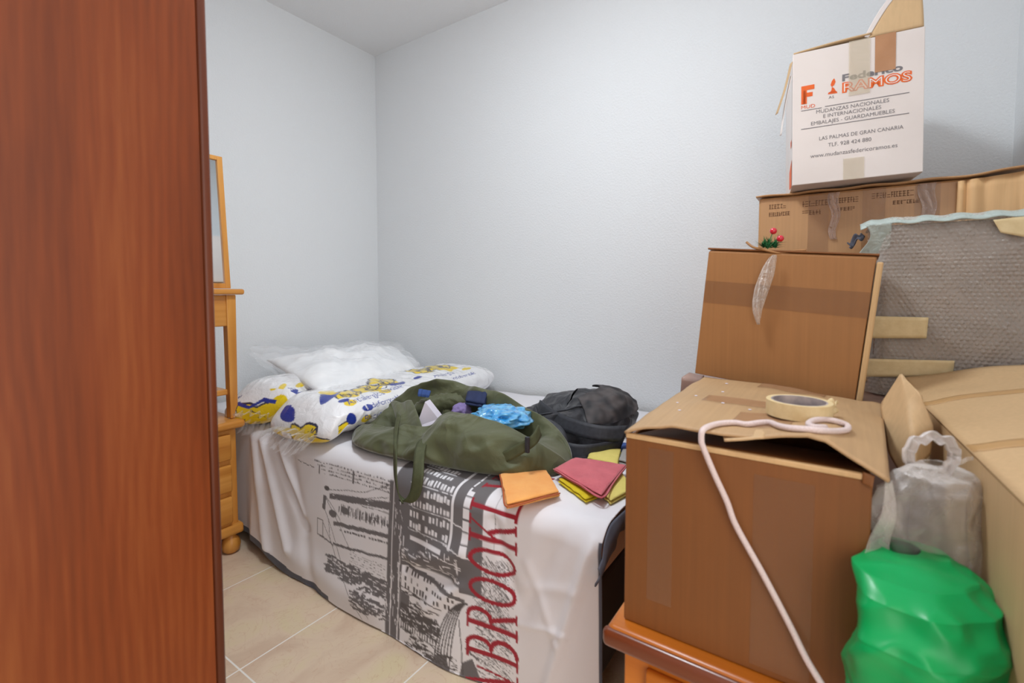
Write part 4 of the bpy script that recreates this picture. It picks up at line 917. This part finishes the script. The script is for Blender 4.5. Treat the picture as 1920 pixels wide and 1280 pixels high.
# ---- long taped box + white removal box on it
LX0, LX1, LY0, LY1, LZ0, LZ1 = 1.62, 1.99, -0.362, 0.198, 0.771, 1.302
rootL = thing('cardboard_box', 'long brown taped box with printed text near the wall carrying the white box', 'box', (1.8, -0.08, LZ0), 'cardboard boxes in the stack')
MB().box(LX0, LX1, LY0, LY1, LZ0, LZ1, 0.006).build('body', M['kraftL'], rootL)
tf = MB()
rs = random.Random(12)
for y0, y1, z, h in ((0.170, 0.125, 1.268, 0.016), (0.170, 0.120, 1.246, 0.014), (0.085, 0.015, 1.266, 0.020), (0.085, 0.040, 1.242, 0.016), (0.005, -0.040, 1.268, 0.018), (0.0, -0.035, 1.246, 0.012), (-0.075, -0.155, 1.272, 0.018), (-0.12, -0.175, 1.252, 0.012)):
    y = y0
    while y > y1:                                   # worn, unreadable stencilled strokes
        w_ = rs.uniform(0.004, 0.010)
        for k in range(3):
            if rs.random() < 0.75: zz = z+k*h/3; tf.box(LX0-0.0008, LX0-0.0003, y-w_*0.8, y, zz, zz+0.0018)
        if rs.random() < 0.8: tf.box(LX0-0.0008, LX0-0.0003, y-w_*0.4, y-w_*0.4+0.0016, z, z+h*0.8)
        y -= w_
tag(tf.build('faded_print', mat('faded_brown_print', L(134,94,60)), rootL), kind='stuff')
for y0, y1 in ((0.02, 0.07), (-0.105, -0.055), (-0.215, -0.165)):
    MB().box(LX0-0.0016, LX0-0.0007, y0, y1, LZ0+0.02, LZ1-0.002).build('clear_tape', M['tape_clear'], rootL)
for yc, wd2 in ((0.008, 0.022), (-0.190, 0.030)):
    grid('crumpled_tape', lambda u, v, yc=yc, wd2=wd2: V((LX0-0.003-0.004*abs(math.sin(u*6+3*v)), yc-wd2*(u-0.5)*(0.7+0.5*v)+0.004*math.sin(v*9), LZ1-0.004-0.13*(1-v))), 14, 24, M['tape_gloss'], rootL, 0.0006)
wf = grid('end_flap', lambda u, v: V((LX0-0.004-0.009*abs(math.sin(u*9+2.2*math.sin(u*5)+0.8*v))*(0.3+v), -0.245-0.13*u, 1.296-0.002+0.012*u-(1-v)*0.30)), 60, 12, M['gathered'], rootL, 0.002)
def loosetop(u, v):
    return V((LX0-0.012-0.01*u+0.10*v, 0.205-0.585*u, LZ1+0.004+0.010*smst(0.82, 1.0, u)+0.0015*math.sin(u*30)))
grid('top_flap', loosetop, 60, 6, M['kraftL'], rootL, 0.004)
def xw(v):
    b = math.radians(-7.0); c0 = V((1.52, 0.105, 1.3075)); y = v.y; x = v.x
    a = math.radians(-1.2); y2 = y*math.cos(a)-v.z*math.sin(a); z2 = y*math.sin(a)+v.z*math.cos(a)
    return V((c0.x+x*math.cos(b)+y2*math.sin(b), c0.y-x*math.sin(b)+y2*math.cos(b), c0.z+z2+0.004))
WW, WHt, WD = 0.279, 0.352, 0.33
rootW = thing('removal_box', 'white printed removal company box at the very top of the stack', 'box', xw(V((WD/2, -WW/2, 0))), 'cardboard boxes in the stack')
wb = MB()
th = 0.005
def topz(y): return WHt+0.004*math.sin(-y*11)   # slightly bowed rim
wb.box(0, th, -WW, 0, 0, WHt, 0.0015, xf=xw); wb.box(WD-th, WD, -WW, 0, 0, WHt, 0.0015, xf=xw); wb.box(th, WD-th, -WW, -WW+th, 0, WHt, xf=xw); wb.box(th, WD-th, -th, 0, 0, WHt, xf=xw); wb.box(th, WD-th, -WW+th, -th, 0, th, xf=xw)
X_ = -0.0006
def tx(txt, size, y, z, mi, sx=1.0, align='LEFT', shear=0.0, offset=0.0, dx=0.0):
    for tri in text_tris(txt, size, sx, shear, align, offset): wb.add([xw(V((X_-dx, y-x, z+yy))) for x, yy in tri], [(0, 1, 2)], mi)
def rc(y0, y1, z0, z1, mi, dx=0.0): wb.add([xw(V((X_-dx, -y0, z0))), xw(V((X_-dx, -y1, z0))), xw(V((X_-dx, -y1, z1))), xw(V((X_-dx, -y0, z1)))], [(0, 1, 2, 3)], mi)
def pg(pts, mi, dx=0.0): wb.add([xw(V((X_-dx, -a, b))) for a, b in pts], [tuple(range(len(pts)))], mi)
# F emblem
rc(0.020, 0.030, 0.214, 0.262, 1); rc(0.030, 0.050, 0.250, 0.262, 1); rc(0.030, 0.046, 0.232, 0.243, 1); rc(0.0245, 0.033, 0.214, 0.25, 1)
tx('MUD', 0.013, -0.019, 0.2015, 1, 1.15)
# small R figure
pg([(0.089,0.262),(0.094,0.268),(0.097,0.258),(0.094,0.250),(0.089,0.246),(0.086,0.252)], 1); pg([(0.084,0.232),(0.099,0.231),(0.0935,0.243),(0.089,0.246),(0.088,0.238)], 1); pg([(0.080,0.229),(0.101,0.228),(0.1,0.233),(0.082,0.234)], 1)
tx('AS', 0.010, -0.082, 0.217, 2, 1.1)
tx('Federico', 0.0235, -0.110, 0.256, 2, 1.52, offset=0.0008)
tx('RAMOS', 0.033, -0.111, 0.2275, 1, 1.30, offset=0.0022); tx('RAMOS', 0.033, -0.111, 0.2275, 3, 1.30, offset=-0.0006, dx=0.0004)
for (a, b, z) in ((0.020, 0.067, 0.196), (0.074, 0.250, 0.1975), (0.020, 0.250, 0.147)): rc(a, b, z, z+0.0018, 2)
tx('MUDANZAS NACIONALES', 0.0135, -0.132, 0.1835, 2, 0.98, 'CENTER'); tx('E INTERNACIONALES', 0.0135, -0.132, 0.1695, 2, 0.96, 'CENTER'); tx('EMBALAJES - GUARDAMUEBLES', 0.0135, -0.132, 0.1545, 2, 0.96, 'CENTER')
tx('LAS PALMAS DE GRAN CANARIA', 0.0135, -0.150, 0.112, 2, 0.90, 'CENTER'); tx('TLF. 928 424 880', 0.014, -0.128, 0.092, 2, 0.94, 'CENTER'); tx('www.mudanzasfedericoramos.es', 0.0150, -0.135, 0.068, 2, 0.94, 'CENTER')
wbo = wb.build('printed_body', M['boxw'], rootW, slots=[M['ink_o'], M['ink_g'], M['ink_w']])
# orange print on left side
MB().add([xw(V((a, 0.0008, b))) for a, b in ((0.02,0.0),(0.12,0.01),(0.12,0.06),(0.02,0.075))], [(0,1,2,3)]).add([xw(V((a, 0.0008, b))) for a, b in ((0.03,0.115),(0.07,0.117),(0.07,0.135),(0.03,0.133))], [(0,1,2,3)]).build('side_print', M['ink_o'], rootW)
MB().box(-0.0014, -0.0007, -0.222, -0.180, 0.262, WHt+0.001, xf=xw).build('brown_tape', M['tape'], rootW)
MB().box(-0.0018, -0.0015, -0.170, -0.125, 0.215, WHt+0.001, xf=xw).build('clear_tape', M['tape_old'], rootW)
MB().box(-0.0014, -0.0010, -0.160, -0.115, 0.0, 0.055, xf=xw).build('clear_tape', M['tape_old'], rootW)
# flaps: closed at the left, one curling up at the right
grid('top_flap', lambda u, v: xw(V((0.0+0.16*v, -0.002-0.17*u, WHt+0.001+0.010*math.sin(u*PI*0.5)+0.01*v*u))), 16, 10, M['kraftC'], rootW, 0.004)
def curl(u, v):
    a = v*1.25; return xw(V((0.004+0.02*v+0.06*(1-math.cos(a))*0.3, -WW+0.002+(0.005+0.105*(1-0.72*v))*u*(1), WHt+0.002+0.11*math.sin(a)*0.9+0.02*v)))
grid('raised_flap', curl, 14, 18, M['kraftC'], rootW, 0.004)
def wcurl(u, v):
    a = v*1.25; k = (0.005+0.105*(1-0.72*v)); return xw(V((0.002+0.02*v+0.06*(1-math.cos(a))*0.3, -WW+0.002+k*(1.0+0.16*u*(0.5+v)), WHt+0.002+0.11*math.sin(a)*0.9+0.02*v+0.004*u)))
grid('curled_paper', wcurl, 6, 18, M['boxw'], rootW, 0.002)
# torn strips hanging on the left side
for (a, b, c) in (((0.02, 0.335), (0.028, 0.20), 0.012), ((0.01, 0.30), (0.018, 0.14), 0.008)):
    ribbon('torn_strip', [xw(V((0.01, 0.003, a[1]))), xw(V((0.01, 0.018, (a[1]+b[1])/2))), xw(V((0.0, b[0]+0.01, b[1])))], _f, c, M['kraftC' if c > 0.01 else 'boxw'], rootW, 0.001)

# ---- bubble wrapped panel
gx = 1.43; gy1 = at(1630,500,'X',gx).y; gz1 = at(1700,407,'X',gx).z; gz0 = 0.775; gy0 = -0.415
rootG = thing('bubble_wrapped_parcel', 'large flat parcel in bubble wrap with masking tape beside the leaning box', 'parcel', (1.5, -0.22, gz0))
MB().box(gx+0.012, gx+0.155, gy0+0.01, gy1-0.012, gz0, gz1-0.014, 0.01).build('wrapped_board', mat('brown_grey_board', L(150,126,108), L(126,108,96), 12), rootG)
pit = 0.0102
def bub(u, v):
    # u runs across the front then round to the left; v up then back over the top
    y = gy0+u*(gy1-gy0+0.004); H_ = gz1-gz0; s_ = v*(H_+0.13); R_ = 0.022
    if s_ < H_-R_: z = gz0+s_; x = gx; nrm = V((-1,0,0))
    elif s_ < H_-R_+R_*PI/2:
        a = (s_-H_+R_)/R_; z = gz1-R_+R_*math.sin(a); x = gx+R_*(1-math.cos(a)); nrm = V((-math.cos(a),0,math.sin(a)))
    else: z = gz1; x = gx+R_+(s_-H_+R_-R_*PI/2); nrm = V((0,0,1))
    c = smst(0.045, 0.0, gy1-y)          # rounded left edge
    x += 0.03*c*c; z -= 0.018*c*c*smst(gz1-0.08, gz1, z)
    row = round(s_/(pit*0.866)); yo = (row % 2)*0.5
    dy = (y/pit+yo); dy = (dy-round(dy))*pit; ds = s_-row*pit*0.866
    r = math.hypot(dy, ds)/(pit*0.46); h = 0.0032*math.sqrt(1-r*r)*(0.62+0.5*noise.noise(V((row*1.7, round(y/pit+yo)*1.9, 0.5)))+0.5*noise.noise(V((y*9, s_*9, 4.0)))) if r < 1 else 0
    wv = 0.006*fbm((y, z, 0), 6, 3, 3.0)+0.003*ridged((y, z, 0), 10, 2.0)
    return V((x, y, z))+nrm*(h+wv)
m_b = film('bubble_wrap_film', L(214,206,196), 0.34, 0.95, 0.2, 0.15, 60, 0.45)
grid('bubble_wrap', bub, 190, 250, m_b, rootG)
m_f = film('pale_foam_edge', L(196,210,204), 0.75, 0.97, 0.35, 0.4, 60, 0.5)
def foam(u, v):
    p = bub(0.55+0.4505*u if u < 1 else 1.0, 0.90+0.10*v); return p+V((-0.006, 0.006*u, 0.006))+V((0, 0.012*max(0, u-0.9)*10, -0.020*max(0, u-0.85)*6*(1-v)))
grid('wrap_fold', lambda u, v: V((gx-0.010+0.05*v, gy0+(gy1-gy0+0.02)*u, gz1+0.004-0.018*(1-v)**2-0.012*smst(.93,1,u)+0.002*math.sin(u*40))), 80, 8, m_f, rootG, 0.002)
grid('corner_fold', lambda u, v: V((gx-0.012+0.03*v+0.002*math.sin(u*6), gy1+0.012-0.05*u-0.012*math.sin(v*5)*(1-u), gz1-0.012-0.085*v+0.02*u*v)), 14, 14, m_f, rootG, 0.0015)
for (x0, y0, x1, y1) in ((1622, 592, 1741, 634), (1618, 672, 1790, 706)):
    a, b, c, d_ = [at(x, y, 'X', gx-0.0125) for x, y in ((x0,y0),(x1,y0+(3 if y0 < 650 else 4)),(x1-4,y1),(x0,y1))]
    grid('masking_tape', panel_fn([a, b], [d_, c], None), 16, 6, M['mask'], rootG, 0.0008)
a, b, c, d_ = [at(x, y, 'X', gx-0.013) for x, y in ((1862,412),(1925,405),(1925,445),(1876,436))]
grid('masking_tape', panel_fn([a, b], [d_, c], None), 10, 6, M['mask'], rootG, 0.0008)
tag(grid('fabric_scrap', lambda u, v: at(1592+26*u+3*math.sin(v*5), 464-10*v-20*u+5*math.sin(u*9), 'X', gx+0.03)+V((0.01*math.sin(u*7), 0, 0)), 10, 12, M['slate'], None, 0.003), 'dark scrap of fabric poking out at the corner of the bubble wrapped parcel', 'fabric')

# ---- open box C at lower right
CX1, CY1, CZ = 1.285, -0.150, 0.80
rootC = thing('cardboard_box', 'large sandy cardboard box at the right edge with sloping creased lid', 'box', (1.0, -0.28, cz+0.001), 'cardboard boxes in the stack')
def xc(v):      # side plane turns slightly
    return V((v.x, v.y-0.045*(1.13-v.x)*0.9 if v.y > -0.3 else v.y, v.z))
hollow(MB(), 0.57, CX1, -0.425, CY1, cz+0.001, CZ, 0.005, xf=xc).build('body', M['kraftC'], rootC)
F = [at(1745,777,'Z',0.802), at(1832,853,'Z',0.802), at(1920,935,'Z',0.802), V((0.565,-0.174,0.802))]
Bq = [at(1698,722,'X',1.36), at(1775,706,'X',1.37), at(1850,686,'X',1.38), at(1935,660,'X',1.38)]
F = [V((1.285,-0.152,0.802)), V((1.05,-0.160,0.802)), V((0.80,-0.170,0.802)), V((0.565,-0.180,0.802))]
Bq = [V((1.385,-0.155,0.835)), V((1.38,-0.27,0.856)), V((1.30,-0.36,0.872)), V((0.60,-0.418,0.868))]
F2 = [V((1.285,-0.150,0.802)), V((0.565,-0.181,0.802))]
B2 = [V((1.395,-0.415,0.882)), V((0.565,-0.415,0.868))]
def cedge(x): return V((x, CY1-0.0405*(1.13-x)+0.0015, 0.8025+0.02*smst(1.285, 1.40, x)))
fc = panel_fn([cedge(1.40+(0.568-1.40)*k/16) for k in range(17)], [B2[0].lerp(B2[1], k/16) for k in range(17)], lambda u, v: (0.004*noise.noise(V((u*5, v*3, 2)))+0.006*math.sin(v*PI))*smst(0, 0.15, v))
grid('lid', fc, 40, 24, M['kraftC'], rootC, 0.005)
for u0, u1 in ((0.235, 0.275), (0.60, 0.64)):
    grid('paper_tape', lambda u, v, u0=u0, u1=u1: fc(u0+(u1-u0)*u, v)+V((0,0,0.0032)), 4, 24, mat('tan_paper_tape', L(190,150,100), rough=0.5), rootC, 0.0004)
# folded upright flap
pk = [at(1690,702,'X',1.10), at(1652,760,'X',1.10), at(1668,850,'X',1.02), at(1700,905,'X',1.0)]
rt = [at(1690,702,'X',1.10), at(1726,738,'X',1.04), at(1748,800,'X',1.03), at(1742,850,'X',1.02)]
md_ = [at(1691,703,'X',1.095), at(1702,748,'X',1.05), at(1712,812,'X',1.0), at(1716,880,'X',0.985)]
def lp(P, v):
    x = v*(len(P)-1); i = min(len(P)-2, int(x)); return P[i].lerp(P[i+1], x-i)
grid('upright_flap', lambda u, v: (lp(pk, v).lerp(lp(md_, v), u*2) if u < 0.5 else lp(md_, v).lerp(lp(rt, v), u*2-1)), 20, 20, M['kraftC'], rootC, 0.005, smooth=True)

# ---- plastic bags
def loft_bag(name, levels, m, parent, nu=96, nv=60, wr=0.006, seed=0.0, ws=9, thick=0.0008, folds=7):
    """levels: (centre, half-width across, half-depth)"""
    def lv(v):
        x = v*(len(levels)-1); i = min(len(levels)-2, int(x)); t_ = x-i; t_ = t_*t_*(3-2*t_)
        a, b = levels[i], levels[i+1]; return V(a[0]).lerp(V(b[0]), t_), a[1]+(b[1]-a[1])*t_, a[2]+(b[2]-a[2])*t_
    R3 = V((_r.x, _r.y, 0)).normalized(); F3 = V((_f.x, _f.y, 0)).normalized()
    def f(u, v):
        c, hw, hd = lv(v); a = u*2*PI
        k = 1+0.16*noise.noise(V((math.cos(a)*1.6, math.sin(a)*1.6, v*2.2+seed)))+0.035*math.sin((folds+4)*a-7*v)
        p = c+R3*(math.cos(a)*hw*k)+F3*(math.sin(a)*hd*k)
        w2 = wr*(ridged(p, ws, seed)*1.3+ridged(p, ws*2.3, seed+4)*0.6); d = (R3*math.cos(a)+F3*math.sin(a))
        return p+d*w2+V((0,0,w2*0.5))
    return grid(name, f, nu, nv, m, parent, thick, closed_u=True)
gc = at(1738,1150,'X',0.70)
root = thing('green_bag', 'shiny green plastic carrier bag wedged between the two cardboard boxes', 'bag', (gc.x, gc.y, cz+0.002))
G = lambda x, y, X: at(x, y, 'X', X)
lev = [((0.775, -0.105, cz+0.004), 0.02, 0.02), ((0.755, -0.104, cz+0.012), 0.062, 0.045), (tuple(G(1728,1300,0.72)), 0.068, 0.046), (tuple(G(1735,1200,0.715)), 0.068, 0.046), (tuple(G(1740,1120,0.73)), 0.062, 0.042), (tuple(G(1715,1075,0.75)), 0.050, 0.036), (tuple(G(1695,1045,0.77)), 0.034, 0.022), (tuple(G(1685,1034,0.775)), 0.008, 0.006)]
loft_bag('body', lev, M['green'], root, nu=160, nv=120, wr=0.010, seed=1.0, ws=11, folds=3)
root = thing('clear_bag', 'translucent milky plastic bag with knotted handle above the green bag', 'bag', G(1740,1000,0.80))
lev = [(tuple(G(1775,1085,0.83)), 0.030, 0.02), (tuple(G(1755,1040,0.83)), 0.056, 0.03), (tuple(G(1740,970,0.83)), 0.074, 0.034), (tuple(G(1745,920,0.83)), 0.062, 0.03), (tuple(G(1755,898,0.83)), 0.040, 0.020), (tuple(G(1753,880,0.83)), 0.022, 0.010), (tuple(G(1752,872,0.83)), 0.006, 0.004)]
loft_bag('body', lev, M['bag_film'], root, wr=0.006, seed=6.0, ws=16, folds=6)
def hloop(u, v):
    a = v*2*PI; cx, cy = 1750+52*math.cos(a)*(1+0.1*math.sin(a)), 857-45*math.sin(a)
    k = 1-0.33*u; x = 1750+(cx-1750)*k; y = 862+(cy-862)*k
    p = at(x, y, 'X', 0.82); return p+_f*(0.012*u*(1-u)*4)+V((0,0,0.003*math.sin(9*v*PI*2)))
grid('handle_loop', hloop, 10, 60, film('bag_edge_film', L(240,234,232), 0.5, 0.95, 0.2, 0.8, 20), root, 0.0008)
grid('loose_corner', lambda u, v: at(1770+55*u, 880-20*u+30*(v-0.5)*(1-u*0.8)-18*v*(1-u), 'X', 0.81)+V((0.004*math.sin(9*u),0,0)), 12, 10, M['bag_film'], root, 0.0008)
grid('side_film', lambda u, v: at(1672-50*u*(0.25+0.75*v)+8*math.sin(v*5), 900+(170)*v-8*u+10*math.sin(u*3), 'X', 0.765-0.015*u)+V((0.005*math.sin(12*v),0,0)), 14, 20, M['bag_film'], root, 0.0008)
